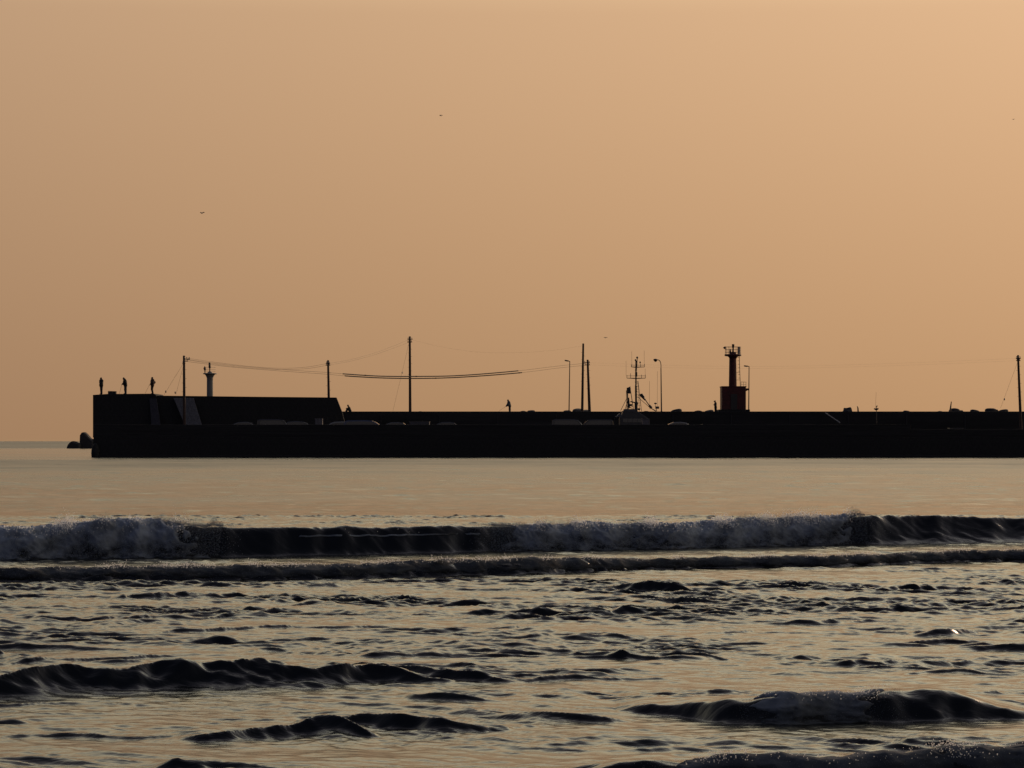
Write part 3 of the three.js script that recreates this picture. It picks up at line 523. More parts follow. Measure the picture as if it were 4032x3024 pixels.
// ------------------------------------------------------------------ lighthouses
{
  const d = BACK + 1.7, s = d / F, cx = 2886, t = thing('lighthouse', 'dark red lighthouse with a square base house, ladder and railed gallery', 'lighthouse', at(cx, 1622, d));
  const P = (x, y, z = 0) => V((x - cx) * s, (1622 - y) * s, z);
  const wid = (a, b) => (b - a) * s;
  part('plinth', bx(wid(2826, 2948), wid(1613, 1622), 3.3, P(2887, 0).x, wid(1617.5, 1622), 0, 0.03), M.concrete, t);
  part('base_house', bx(wid(2839, 2933), wid(1524.5, 1613) , 2.8, P(2886, 0).x, P(0, (1524.5 + 1613) / 2).y, 0, 0.04), M.red, t);
  part('house_roof', bx(wid(2837, 2935), 0.1, 2.9, P(2886, 0).x, P(0, 1523).y, 0, 0.02), M.red, t);
  const door = part('door', bx(0.8, 1.9, 0.06, P(2886, 0).x, P(0, 1613).y + 0.96, 1.42, 0.01), M.darkSteel, t); part('handle', ball(0.04, V(0.3, 1.2, 1.47)), M.steel, door);
  const prof = [[wid(2869, 2900.5) / 2, 1523], [wid(2871.5, 2899.5) / 2, 1412]].map(([r, y]) => new THREE.Vector2(r, P(0, y).y));
  part('tower', new THREE.LatheGeometry(prof, 28).translate(P(2885.3, 0).x, 0, 0), M.red, t);
  const gal = [[0.44, 1412], [0.5, 1408], [0.62, 1404], [0.74, 1403], [1.02, 1402], [1.05, 1400], [1.05, 1396], [1.0, 1395], [0.45, 1395], [0, 1395]].map(([r, y]) => new THREE.Vector2(r, P(0, y).y));
  const gx = P(2886, 0).x;
  const G = part('gallery', new THREE.LatheGeometry(gal, 28).translate(gx, 0, 0), M.red, t);
  for (const y of [1366, 1377, 1387]) part('rail', new THREE.TorusGeometry(0.96, 0.018, 6, 36).rotateX(Math.PI / 2).translate(gx, P(0, y).y, 0), M.steel, G);
  for (let k = 0; k < 12; k++) { const a = k / 12 * 6.283 + 0.2; part('railing_post', bar(V(gx + 0.96 * Math.cos(a), P(0, 1395).y, 0.96 * Math.sin(a)), V(gx + 0.96 * Math.cos(a), P(0, 1365).y, 0.96 * Math.sin(a)), 0.02), M.steel, G); }
  part('lantern_house', [new THREE.CylinderGeometry(0.36, 0.44, wid(1386, 1396), 20).translate(P(2886, 0).x, P(0, 1391).y, 0)], M.red, t);
  part('light_stand', [bar(P(2886.5, 1388), P(2886.7, 1368), 0.1, 0.06), bar(P(2886.7, 1369), P(2886.8, 1357), 0.12, 0.17, 14), bar(P(2886.8, 1357), P(2886.8, 1355), 0.17, 0.12, 14)], M.darkSteel, t);
  part('fog_lamp', [bar(P(2875, 1394), P(2875, 1380), 0.12, 0.12, 12), bar(P(2875, 1380), P(2875, 1374.5), 0.06, 0.1)], M.darkSteel, t);
  part('floodlight', [bar(P(2856, 1366), P(2850, 1372), 0.11, 0.15, 12), bar(P(2857, 1364), P(2858, 1378), 0.035)], M.darkSteel, t);
  part('cabinet', bx(0.26, wid(1366, 1394), 0.3, P(2909, 0).x, P(0, 1380).y, 0.2, 0.02), std(lin(0.3, 0.28, 0.26), 0.6, 0, {}), t);
  // caged ladder at the right side of the tower, standing off it
  const lad = []; const a = P(2910, 1402, 0.15), b = P(2914.5, 1524, 0.15);
  for (const z of [0.0, 0.34]) lad.push(bar(a.clone().add(V(0, 0, z - 0.1)), b.clone().add(V(0, 0, z - 0.1)), 0.022));
  for (let k = 0; k < 14; k++) { const p = a.clone().lerp(b, k / 14); lad.push(bar(p.clone().add(V(0, 0, -0.1)), p.clone().add(V(0, 0, 0.24)), 0.014)); }
  const L = part('ladder', lad, M.steel, t);
  const hoops = []; for (let k = 0; k < 7; k++) { const p = a.clone().lerp(b, (k + 0.4) / 9); hoops.push(new THREE.TorusGeometry(0.24, 0.016, 5, 16, Math.PI).rotateX(Math.PI / 2).rotateY(Math.PI / 2 * 3).translate(p.x + 0.02, p.y, p.z + 0.07)); }
  part('cage', hoops, M.steel, L);
  for (const y of [1467, 1496]) part('ladder_bracket', bar(P(2898, y), P(2913, y), 0.018), M.steel, L);
  // the landing on the right of the base house
  const bal = part('balcony', [bx(wid(2926, 2949), wid(1529.5, 1536.5), 1.1, P(2937, 0).x, P(0, 1533).y, 0, 0.02), bar(P(2934, 1540), P(2942, 1536), 0.06)], M.red, t);
  const br = []; for (const x of [2917, 2926, 2936]) br.push(bar(P(x, 1526, 0.4), P(x, 1504, 0.4), 0.02)); br.push(bar(P(2916, 1504, 0.4), P(2937, 1505, 0.4), 0.022), bar(P(2916, 1514, 0.4), P(2937, 1514.5, 0.4), 0.016));
  part('railing', br, M.steel, bal);
}
{
  const d = WALL + 14, s = d / F, cx = 826.5, t = thing('lighthouse', 'small white round lighthouse rising behind the tall wall at the left', 'lighthouse', [X(cx, d), DECK, -d]);
  const P = (x, y, z = 0) => V((x - cx) * s, Y(y, d) - DECK, z);
  const prof = [[13.2, 1690], [12.6, 1600], [12.2, 1500], [12.2, 1490], [14, 1484], [17, 1478], [21, 1473.5]].map(([r, y]) => new THREE.Vector2(r * s, Math.max(0, P(0, y).y)));
  part('tower', new THREE.LatheGeometry(prof, 28), M.white, t);
  const g = part('gallery', new THREE.LatheGeometry([[0, 1474], [26, 1473.5], [27.3, 1471.5], [26, 1469.5], [10, 1468.5], [0, 1468]].map(([r, y]) => new THREE.Vector2(r * s, P(0, y).y)), 28), M.white, t);
  for (const y of [1447, 1455, 1462]) part('rail', new THREE.TorusGeometry(0.62, 0.012, 5, 24, Math.PI * 1.1).rotateX(Math.PI / 2).rotateY(0.7).translate(P(826, 0).x, P(0, y).y, 0), M.steel, g);
  part('lantern_house', new THREE.LatheGeometry([[10, 1470], [9.5, 1466], [6, 1463.5], [0, 1462]].map(([r, y]) => new THREE.Vector2(r * s, P(0, y).y)), 20), M.white, t);
  part('light_stand', [bar(P(826, 1466), P(826, 1450), 0.06), bar(P(826, 1450), P(825.5, 1445), 0.09, 0.13, 12), bar(P(825.5, 1445), P(825, 1428), 0.12, 0.1, 12), ball(0.1, P(825, 1428), 1, 0.4, 1)], M.darkSteel, t);
  part('fog_lamp', [bar(P(807, 1470), P(807, 1458), 0.055), bar(P(807, 1458), P(806, 1448), 0.13, 0.09, 12), bar(P(806, 1448), P(806.5, 1442), 0.09, 0.04), bar(P(801, 1450), P(811, 1449), 0.05)], M.darkSteel, t);
}

// ------------------------------------------------------------------ vehicles on the quay, mostly behind its parapet
function carBody(kind) {
  const o = {
    sedan: { L: 4.4, h: 1.46, body: [[-2.2, 0.3], [2.2, 0.3], [2.2, 0.62], [2.1, 0.78], [1.2, 0.92], [-1.5, 0.96], [-2.12, 0.9], [-2.2, 0.6]], cab: [[-1.6, 0.94], [1.15, 0.92], [0.55, 1.3], [0.2, 1.43], [-0.5, 1.46], [-1.0, 1.38]], w: 1.66 },
    hatch: { L: 3.5, h: 1.52, body: [[-1.75, 0.3], [1.75, 0.3], [1.75, 0.66], [1.65, 0.82], [0.95, 0.95], [-1.7, 1.0], [-1.75, 0.6]], cab: [[-1.68, 0.98], [1.0, 0.94], [0.45, 1.36], [0.1, 1.48], [-0.7, 1.52], [-1.35, 1.47], [-1.6, 1.2]], w: 1.5 },
    van: { L: 3.4, h: 1.72, body: [[-1.7, 0.28], [1.7, 0.28], [1.7, 0.7], [1.55, 0.95], [-1.7, 1.0]], cab: [[-1.68, 0.98], [1.5, 0.94], [1.05, 1.5], [0.85, 1.66], [0.4, 1.72], [-1.4, 1.72], [-1.62, 1.62]], w: 1.48 },
    minivan: { L: 4.5, h: 1.62, body: [[-2.25, 0.3], [2.25, 0.3], [2.25, 0.68], [2.1, 0.86], [1.5, 0.98], [-2.2, 1.02], [-2.25, 0.6]], cab: [[-2.18, 1.0], [1.65, 0.97], [0.95, 1.46], [0.6, 1.58], [-0.2, 1.62], [-1.8, 1.6], [-2.08, 1.45]], w: 1.7 },
  }[kind];
  return o;
}
const carCache = {};
function car(name, label, kind, color, px, topPy, d, flip) {
  const o = carBody(kind), key = kind + color;
  let t;
  if (carCache[key]) { t = carCache[key].clone(); t.name = numbered(name); scene.add(t); t.userData = {}; tag(t, label, 'car', 'cars parked behind the parapet'); }
  else {
    t = thing(name, label, 'car', [0, 0, 0], 0, 'cars parked behind the parapet');
    part('body', prism(o.body, o.w - 0.1, 0.05).translate(0, 0, (o.w - 0.1) / 2), CAR[color], t);
    const cab = part('cabin', prism(o.cab, o.w - 0.34, 0.05).translate(0, 0, (o.w - 0.34) / 2), CAR[color], t);
    // side glass set proud of the cabin, and windscreens front and back
    const cx = o.cab.reduce((s, p) => s + p[0], 0) / o.cab.length, cy = o.cab.reduce((s, p) => s + p[1], 0) / o.cab.length;
    const inner = o.cab.map(([x, y]) => [cx + (x - cx) * 0.86, cy + (y - cy) * 0.7]);
    for (const z of [1, -1]) part('side_window', prism(inner, 0.02, 0).translate(0, 0, z * (o.w / 2 - 0.12) + 0.01), M.glass, cab);
    const screen = (a, b, nm) => { const A = V(a[0], a[1], 0), B = V(b[0], b[1], 0), m = A.clone().lerp(B, 0.5), len = A.distanceTo(B) * 0.84; part(nm, new THREE.BoxGeometry(len, 0.025, o.w - 0.5).rotateZ(Math.atan2(B.y - A.y, B.x - A.x)).translate(m.x, m.y, 0).translate(...(() => { const n = V(B.y - A.y, -(B.x - A.x), 0).normalize(); if (n.y < 0) n.multiplyScalar(-1); return n.multiplyScalar(0.052).toArray(); })()), M.glass, cab); };
    screen(o.cab[1], o.cab[2], 'windscreen'); screen(o.cab[0], o.cab[o.cab.length - 1], 'rear_window');
    for (const x of [-o.L * 0.31, o.L * 0.31]) for (const z of [1, -1]) { const w = part('wheel', new THREE.TorusGeometry(0.22, 0.09, 10, 20).translate(x, 0.3, z * (o.w / 2 - 0.09)), M.tyre, t); part('rim', new THREE.CylinderGeometry(0.19, 0.19, 0.08, 16).rotateX(Math.PI / 2).translate(x, 0.3, z * (o.w / 2 - 0.06)), M.rim, w); }
    for (const z of [1, -1]) { part('headlight', bx(0.06, 0.14, 0.3, o.L / 2 + 0.03, 0.66, z * (o.w / 2 - 0.24), 0.02), M.lens, t); part('tail_light', bx(0.06, 0.2, 0.16, -o.L / 2 - 0.03, 0.72, z * (o.w / 2 - 0.2), 0.02), M.red, t); part('wing_mirror', bx(0.12, 0.13, 0.18, o.cab[1][0] - 0.35, 1.02, z * (o.w / 2 + 0.06), 0.03), CAR[color], t); }
    carCache[key] = t;
  }
  t.position.set(X(px, d), Y(topPy, d) - o.h - 0.05, -d); t.rotation.y = flip ? Math.PI : 0;
  if (Math.abs(t.position.y - DECK) < 0.45) t.position.y = DECK + 0.008; else t.position.y = DECK + 0.008;
  return t;
}
car('parked_car', 'pale saloon roof, leftmost of the cars behind the parapet', 'sedan', 'silver', 950, 1664, 242.2, true);
car('parked_van', 'dark van whose sloping windscreen shows below the tall wall', 'van', 'black', 1082, 1655, 243.5, false);
car('parked_car', 'pale hatchback roof left of the upright grey cabinet', 'hatch', 'silver', 1190, 1662, 242.2, false);
car('parked_car', 'white hatchback roof just right of the upright grey cabinet', 'hatch', 'white', 1322, 1660, 244.5, true);
car('parked_car', 'dark blue people carrier below the sitting person', 'minivan', 'blue', 1440, 1661, 242.2, false);
car('parked_car', 'pale saloon roof sloping down left of the tallest pole', 'sedan', 'silver', 1548, 1667, 244.6, false);
car('parked_car', 'grey saloon roof right of the tallest pole, last of the left row', 'sedan', 'grey', 1748, 1666, 242.4, true);
car('parked_van', 'grey van with sloping windscreen below the thin lamp post', 'van', 'grey', 2240, 1653, 243, false);
car('parked_van', 'dark van below and right of the twin poles', 'van', 'black', 2348, 1653, 244.6, true);
car('parked_car', 'white saloon roof right of the goose-neck lamp', 'sedan', 'white', 2660, 1666, 242.2, true);
{
  const cab = (px, py, w, d, label, mat) => { const h = Y(py, d) - DECK, t = thing('steel_cabinet', label, 'cabinet', [X(px, d), DECK + 0.004, -d]); part('cabinet_body', bx(w, h, 0.5, 0, h / 2, 0, 0.02), mat, t); part('cabinet_roof', bx(w + 0.06, 0.05, 0.58, 0, h + 0.026, 0, 0.01), mat, t); const dr = part('door', bx(w * 0.8, h * 0.8, 0.03, 0, h * 0.5, 0.266), mat, t); part('handle', bx(0.03, 0.16, 0.03, w * 0.3, h * 0.5, 0.297), M.darkSteel, dr); };
  const g = std(lin(0.2, 0.19, 0.22), 0.6, 0, { map: blotch });
  cab(1256, 1650, 0.74, 241.4, 'upright grey cabinet standing among the cars of the left row', g);
  cab(2543, 1651, 0.72, 241.6, 'upright grey cabinet on the quay in front of the fishing boat', g);
  const d = 241.6, h = Y(1660, d) - DECK, t = thing('cargo_container', 'low grey storage container behind the parapet right of the tallest pole', 'container', [X(1652, d), DECK + 0.004, -d]);
  part('container_body', bx(2.0, h - 0.06, 1.3, 0, (h - 0.06) / 2, 0, 0.02), std(lin(0.12, 0.12, 0.16), 0.6, 0, { map: blotch }), t); part('container_roof', bx(2.04, 0.05, 1.34, 0, h - 0.03, 0, 0.01), M.steel, t);
  for (let k = 0; k < 9; k++) part('rib', bx(0.06, h - 0.16, 0.03, -0.9 + k * 0.225, (h - 0.06) / 2, 0.666), M.steel, t);
}

// ------------------------------------------------------------------ boats in the basin
function hullGeometry(L, beam, free, draft) {
  const n = 22, m = 9, pos = [], idx = [];
  for (let i = 0; i <= n; i++) {
    const a = i / n, x = -L / 2 + a * L, wdt = beam / 2 * Math.pow(Math.max(0, 1 - Math.pow(Math.max(0, (a - 0.45) / 0.55), 2.2)), 0.8) * (0.86 + 0.14 * ss(0, 0.25, a)), sheer = free * (1 + 0.75 * Math.pow(a, 3) + 0.12 * (1 - a));
    for (let j = 0; j <= m; j++) { const b = j / m * 2 - 1, s = Math.abs(b), y = -draft + (sheer + draft) * Math.pow(s, 1.6); pos.push(x + 0.5 * a * a * s, y, Math.sign(b) * wdt * Math.pow(s, 0.55)); }
  }
  for (let i = 0; i < n; i++) for (let j = 0; j < m; j++) { const a = i * (m + 1) + j, b = a + m + 1; idx.push(a, a + 1, b, b, a + 1, b + 1); }
  for (let i = 0; i < n; i++) { const a = i * (m + 1), b = a + m + 1; idx.push(a, b, a + m, b, b + m, a + m); }
  for (let j = 1; j < m; j++) idx.push(0, j, j + 1);
  const g = new THREE.BufferGeometry(); g.setAttribute('position', new THREE.Float32BufferAttribute(pos, 3)); g.setIndex(idx); g.computeVertexNormals(); return g;
}
{
  const d = 268, s = d / F, cx = 2504, t = thing('fishing_boat', 'fishing boat with a tall mast, antennas and derrick, moored behind the quay', 'boat', [X(cx, d), 0, -d]);
  const P = (x, y, z = 0) => V((x - cx) * s, Y(y, d), z), b2 = (x1, y1, x2, y2, r, z = 0, z2 = z) => bar(P(x1, y1, z), P(x2, y2, z2), r);
  part('hull', hullGeometry(13, 3.6, 2.0, 0.8).translate(0.4, 0, 0), M.hull, t);
  part('rub_rail', bx(10, 0.12, 3.72, -0.6, 2.02, 0, 0.03), M.hullBlue, t);
  const wh = part('wheelhouse', prism([[P(2440, 0).x, 2.1], [P(2560, 0).x, 2.1], [P(2548, 0).x, Y(1648, d)], P(2520, 1630).toArray().slice(0, 2), P(2506, 1619).toArray().slice(0, 2), P(2452, 1619).toArray().slice(0, 2), P(2448, 1640).toArray().slice(0, 2), P(2440, 1642).toArray().slice(0, 2)], 2.4, 0.04).translate(0, 0, 1.2), M.hull, t);
  for (let k = 0; k < 4; k++) part('window', bx(0.5, 0.42, 0.03, P(2460 + k * 19, 0).x, Y(1656, d), 1.255), M.glass, wh);
  part('awning', prism([P(2425, 1641), P(2440, 1628), P(2449, 1640)].map((p) => [p.x, p.y]), 1.6, 0.02).translate(0, 0, 0.8), M.white, t);
  part('roof_deck', bx(P(2500, 0).x - P(2456, 0).x, 0.34, 2.0, (P(2500, 0).x + P(2456, 0).x) / 2, Y(1617, d), 0, 0.05), M.grey, t);
  const mast = part('mast', [b2(2504.5, 1640, 2504.5, 1585, 0.17), b2(2504.5, 1590, 2504, 1520, 0.11), b2(2504, 1522, 2504.3, 1442, 0.085), b2(2504.3, 1470, 2507.5, 1440, 0.05), b2(2504.3, 1445, 2504, 1420, 0.07), b2(2508, 1440, 2509, 1412, 0.04), ball(0.2, P(2506, 1588), 1, 1.2, 1), bx(0.24, 0.5, 0.24, P(2505, 0).x, Y(1474, d), 0, 0.04)], M.darkSteel, t);
  const xt = (y, a, b, h) => [b2(a, y + h, b, y + h, 0.035), b2(a, y, b, y, 0.02), b2(a, y - 3, a, y + h, 0.025), b2(b, y - 5, b, y + h, 0.03), b2(a, y + h, 2504, y + h + 2.5, 0.02), b2(b, y + h, 2504, y + h + 2.5, 0.02)];
  part('crosstree', [...xt(1480, 2468.5, 2541, 9), b2(2483, 1470, 2483, 1489, 0.025), b2(2526, 1475, 2526, 1489, 0.025)], M.steel, mast);
  part('crosstree', [...xt(1438, 2486, 2537.5, 7), b2(2522, 1432, 2522, 1444, 0.025)], M.steel, mast);
  part('mast_light', ball(0.12, P(2509, 1408), 1, 1, 1), M.darkSteel, mast);
  part('mast_light', ball(0.09, P(2520.5, 1427), 0.9, 1.3, 0.9), M.darkSteel, mast);
  part('mast_light', [ball(0.1, P(2502.5, 1418), 1, 1.1, 1), ball(0.08, P(2506, 1424), 1, 1.4, 1)], M.darkSteel, mast);
  for (const y of [1457, 1504, 1520, 1541, 1555]) part('spreader', b2(2499.5, y, 2509, y, 0.03), M.darkSteel, mast);
  const lad = [b2(2511.5, 1500, 2525.5, 1619, 0.03, 0.3), b2(2511.5, 1500, 2519, 1619, 0.018, -0.3)]; for (let k = 1; k < 11; k++) { const f = k / 11; lad.push(bar(P(lerp(2504.5, 2504.5, f), lerp(1500, 1619, f)), P(lerp(2511.5, 2525.5, f), lerp(1500, 1619, f), 0.3), 0.014)); }
  part('rigging_ladder', lad, M.steel, t);
  part('gantry', [b2(2470, 1533, 2473, 1616, 0.07), b2(2482, 1533, 2491, 1590, 0.04), b2(2491, 1590, 2495, 1616, 0.035), b2(2473, 1566, 2477, 1606, 0.13), bx(0.44, 0.66, 0.4, P(2475.5, 0).x, Y(1538, d), 0, 0.05), b2(2476, 1526, 2482.5, 1523, 0.05), b2(2469, 1530, 2480, 1526, 0.08), b2(2482, 1581, 2503, 1586, 0.07), bx(0.3, 0.24, 0.3, P(2484, 0).x, Y(1595, d), 0, 0.03), b2(2466, 1537, 2468, 1615, 0.03)], M.darkSteel, t);
  part('gantry_stay', [b2(2467, 1570, 2444, 1617, 0.028), b2(2470, 1580, 2460, 1617, 0.028), b2(2467, 1600, 2497, 1612, 0.02), b2(2468, 1612, 2495, 1598, 0.02)], M.steel, t);
  part('derrick', [b2(2518, 1553, 2541, 1575, 0.1), b2(2525, 1551, 2536, 1566, 0.13), b2(2541, 1574, 2563, 1606, 0.055), b2(2556, 1596, 2566, 1607, 0.15), b2(2563, 1607, 2583, 1619, 0.05), b2(2510, 1562, 2557, 1603, 0.028), b2(2512, 1560, 2525, 1550, 0.02)], M.darkSteel, t);
  part('radar_dome', [ball(0.16, P(2581, 1588.5), 1, 0.55, 1), b2(2580.5, 1590, 2580.5, 1601, 0.022), b2(2580.5, 1601, 2586, 1619, 0.04)], M.darkSteel, t);
  part('winch_box', bx(0.4, 0.26, 0.4, P(2588, 0).x, Y(1605, d), 0, 0.03), M.steel, t);
  part('deck_lamp', ball(0.14, P(2516, 1611.5), 1.1, 0.9, 1), M.darkSteel, t);
  for (const [x, y0, y1] of [[2465.5, 1480, 1420], [2488, 1444, 1384], [2537, 1444, 1380], [2541, 1489, 1452], [2557, 1610, 1500], [2588, 1600, 1462]]) part('whip_antenna', b2(x, y0, x + (x > 2545 ? 0.5 : -0.6), y1, 0.012), M.steel, t);
}
function smallBoat(px, d, label, mast) {
  const t = thing('small_boat', label, 'boat', [X(px, d), 0, -d], 0, 'small boats moored below the breakwater');
  part('hull', hullGeometry(6, 2.0, 1.25, 0.4).scale(mast ? 1 : -1, 1, 1), M.hull, t);
  const wh = part('wheelhouse', prism([[-0.9, 1.3], [0.8, 1.3], [0.45, 2.9], [-0.8, 2.95]], 1.2, 0.04).translate(0, 0, 0.6), M.grey, t);
  part('wheelhouse_roof', bx(1.6, 0.08, 1.5, -0.2, 3.02, 0, 0.02), M.hull, wh); part('window', bx(0.7, 0.45, 0.03, -0.2, 2.4, 0.655), M.glass, wh);
  if (mast) {
    const s = d / F, Q = (x, y) => V((x - px) * s, Y(y, d), 0);
    part('mast', [bar(Q(3451, 1668), Q(3451, 1600), 0.05, 0.03), bar(Q(3441, 1610), Q(3459, 1609), 0.06), bar(Q(3443, 1609), Q(3450, 1614), 0.08), bar(Q(3458, 1609), Q(3451, 1614), 0.08), bar(Q(3450, 1604), Q(3454, 1597), 0.06), ball(0.1, Q(3451, 1612), 1.6, 0.7, 1)], M.darkSteel, t);
    part('whip_antenna', bar(Q(3447, 1605), Q(3450, 1545), 0.01), M.steel, t);
  }
  return t;
}
smallBoat(3452, 272, 'small pale boat below the breakwater whose masthead shows above the wall', true);
smallBoat(3770, 270, 'small pale boat below the breakwater left of the far right pole', false);

// ------------------------------------------------------------------ stakes and a ladder on the breakwater
{
  const d = BACK + 1;
  const st = (pts, r, label) => single('stake', pts.slice(1).map((p, i) => bar(at(...pts[i], d), at(...p, d), r[i], r[i + 1] ?? r[i])), M.wood, label, 'stake');
  st([[3379, 1622], [3378, 1606], [3375, 1599]], [0.1, 0.08, 0.03], 'short crooked stake between the boulder and the small boat mast');
  st([[3741, 1622], [3743, 1604], [3746, 1581]], [0.13, 0.09, 0.05], 'leaning stake standing among the blocks at the right');
  const t = thing('leaning_ladder', 'pale ladder leaning against the breakwater right of the red lighthouse', 'ladder', [0, 0, 0]);
  const a = at(3249, 1626, BACK - 0.3), b = at(3306, 1664, BACK - 1.2);
  for (const z of [0, 0.4]) part('stile', bar(a.clone().add(V(0, 0, z)), b.clone().add(V(0, 0, z)), 0.05), std(lin(0.45, 0.43, 0.42), 0.6), t);
  for (let k = 0; k < 8; k++) { const p = a.clone().lerp(b, (k + 0.5) / 8); part('rung', bar(p, p.clone().add(V(0, 0, 0.4)), 0.02), M.steel, t); }
  t.position.set(0, 0, 0);
}

// ------------------------------------------------------------------ people
function sdField(prims, c, half, res, k) {
  const mc = new MarchingCubes(res, M.skin, false, false, 60000); mc.isolation = 0;
  const hs = res / 2, n = prims.length;
  let q = 0;
  for (let z = 0; z < res; z++) for (let y = 0; y < res; y++) for (let x = 0; x < res; x++, q++) {
    const px = c.x + (x - hs) / hs * half, py = c.y + (y - hs) / hs * half, pz = c.z + (z - hs) / hs * half;
    let s = 0;
    let best = 9;
    for (let i = 0; i < n; i++) {
      const p = prims[i], ax = px - p.a.x, ay = py - p.a.y, az = pz - p.a.z;
      let t = p.l2 > 0 ? (ax * p.dx + ay * p.dy + az * p.dz) / p.l2 : 0; t = t < 0 ? 0 : t > 1 ? 1 : t;
      const ex = (ax - t * p.dx) / p.sx, ey = ay - t * p.dy, ez = (az - t * p.dz) / p.sz, dd = Math.sqrt(ex * ex + ey * ey + ez * ez) - (p.r0 + (p.r1 - p.r0) * t);
      if (p.cut) { if (-dd > best) best = -dd; continue; }
      const h = Math.max(0, k - Math.abs(best - dd)) / k; best = Math.min(best, dd) - h * h * k * 0.25;
    }
    mc.field[q] = -best;
  }
  mc.update();
  const cnt = mc.count, g = new THREE.BufferGeometry(), src = mc.positionArray.slice(0, cnt * 3), nor = mc.normalArray.slice(0, cnt * 3);
  for (let i = 0; i < cnt; i++) { src[i * 3] = c.x + src[i * 3] * half; src[i * 3 + 1] = c.y + src[i * 3 + 1] * half; src[i * 3 + 2] = c.z + src[i * 3 + 2] * half; }
  g.setAttribute('position', new THREE.BufferAttribute(src, 3)); g.setAttribute('normal', new THREE.BufferAttribute(nor, 3));
  return g;
}
function cap(a, b, r0, r1, sx = 1, sz = 1, cut = false) { const dx = b.x - a.x, dy = b.y - a.y, dz = b.z - a.z; return { a, dx, dy, dz, l2: dx * dx + dy * dy + dz * dz, r0, r1, sx, sz, cut }; }
function handGeometry(wrist, dir, curl) {                          // palm, four fingers of unequal length and a thumb
  const gs = [], f = dir.clone().normalize(), side = V(f.z, 0, -f.x).lengthSq() > 0.01 ? V(f.z, 0, -f.x).normalize() : V(0, 0, 1), inn = f.clone().cross(side).normalize();
  gs.push(ball(0.042, wrist.clone().addScaledVector(f, 0.05), 0.95, 0.95, 0.95));
  const L = [0.072, 0.082, 0.076, 0.06];
  for (let k = 0; k < 4; k++) { let p = wrist.clone().addScaledVector(f, 0.085).addScaledVector(side, (k - 1.5) * 0.019), dd = f.clone(); for (let j = 0; j < 3; j++) { const e = p.clone().addScaledVector(dd, L[k] * [0.42, 0.32, 0.26][j]); gs.push(bar(p, e, 0.0095 - j * 0.001, 0.0088 - j * 0.001, 6), ball(0.009 - j * 0.001, e)); p = e; dd = dd.clone().addScaledVector(inn, -curl).normalize(); } }
  let p = wrist.clone().addScaledVector(f, 0.035).addScaledVector(side, 0.032), dd = f.clone().addScaledVector(side, 0.7).normalize();
  for (let j = 0; j < 2; j++) { const e = p.clone().addScaledVector(dd, 0.034); gs.push(bar(p, e, 0.0115, 0.0095, 6), ball(0.0098, e)); p = e; dd = dd.clone().addScaledVector(f, 0.6).normalize(); }
  return gs;
}
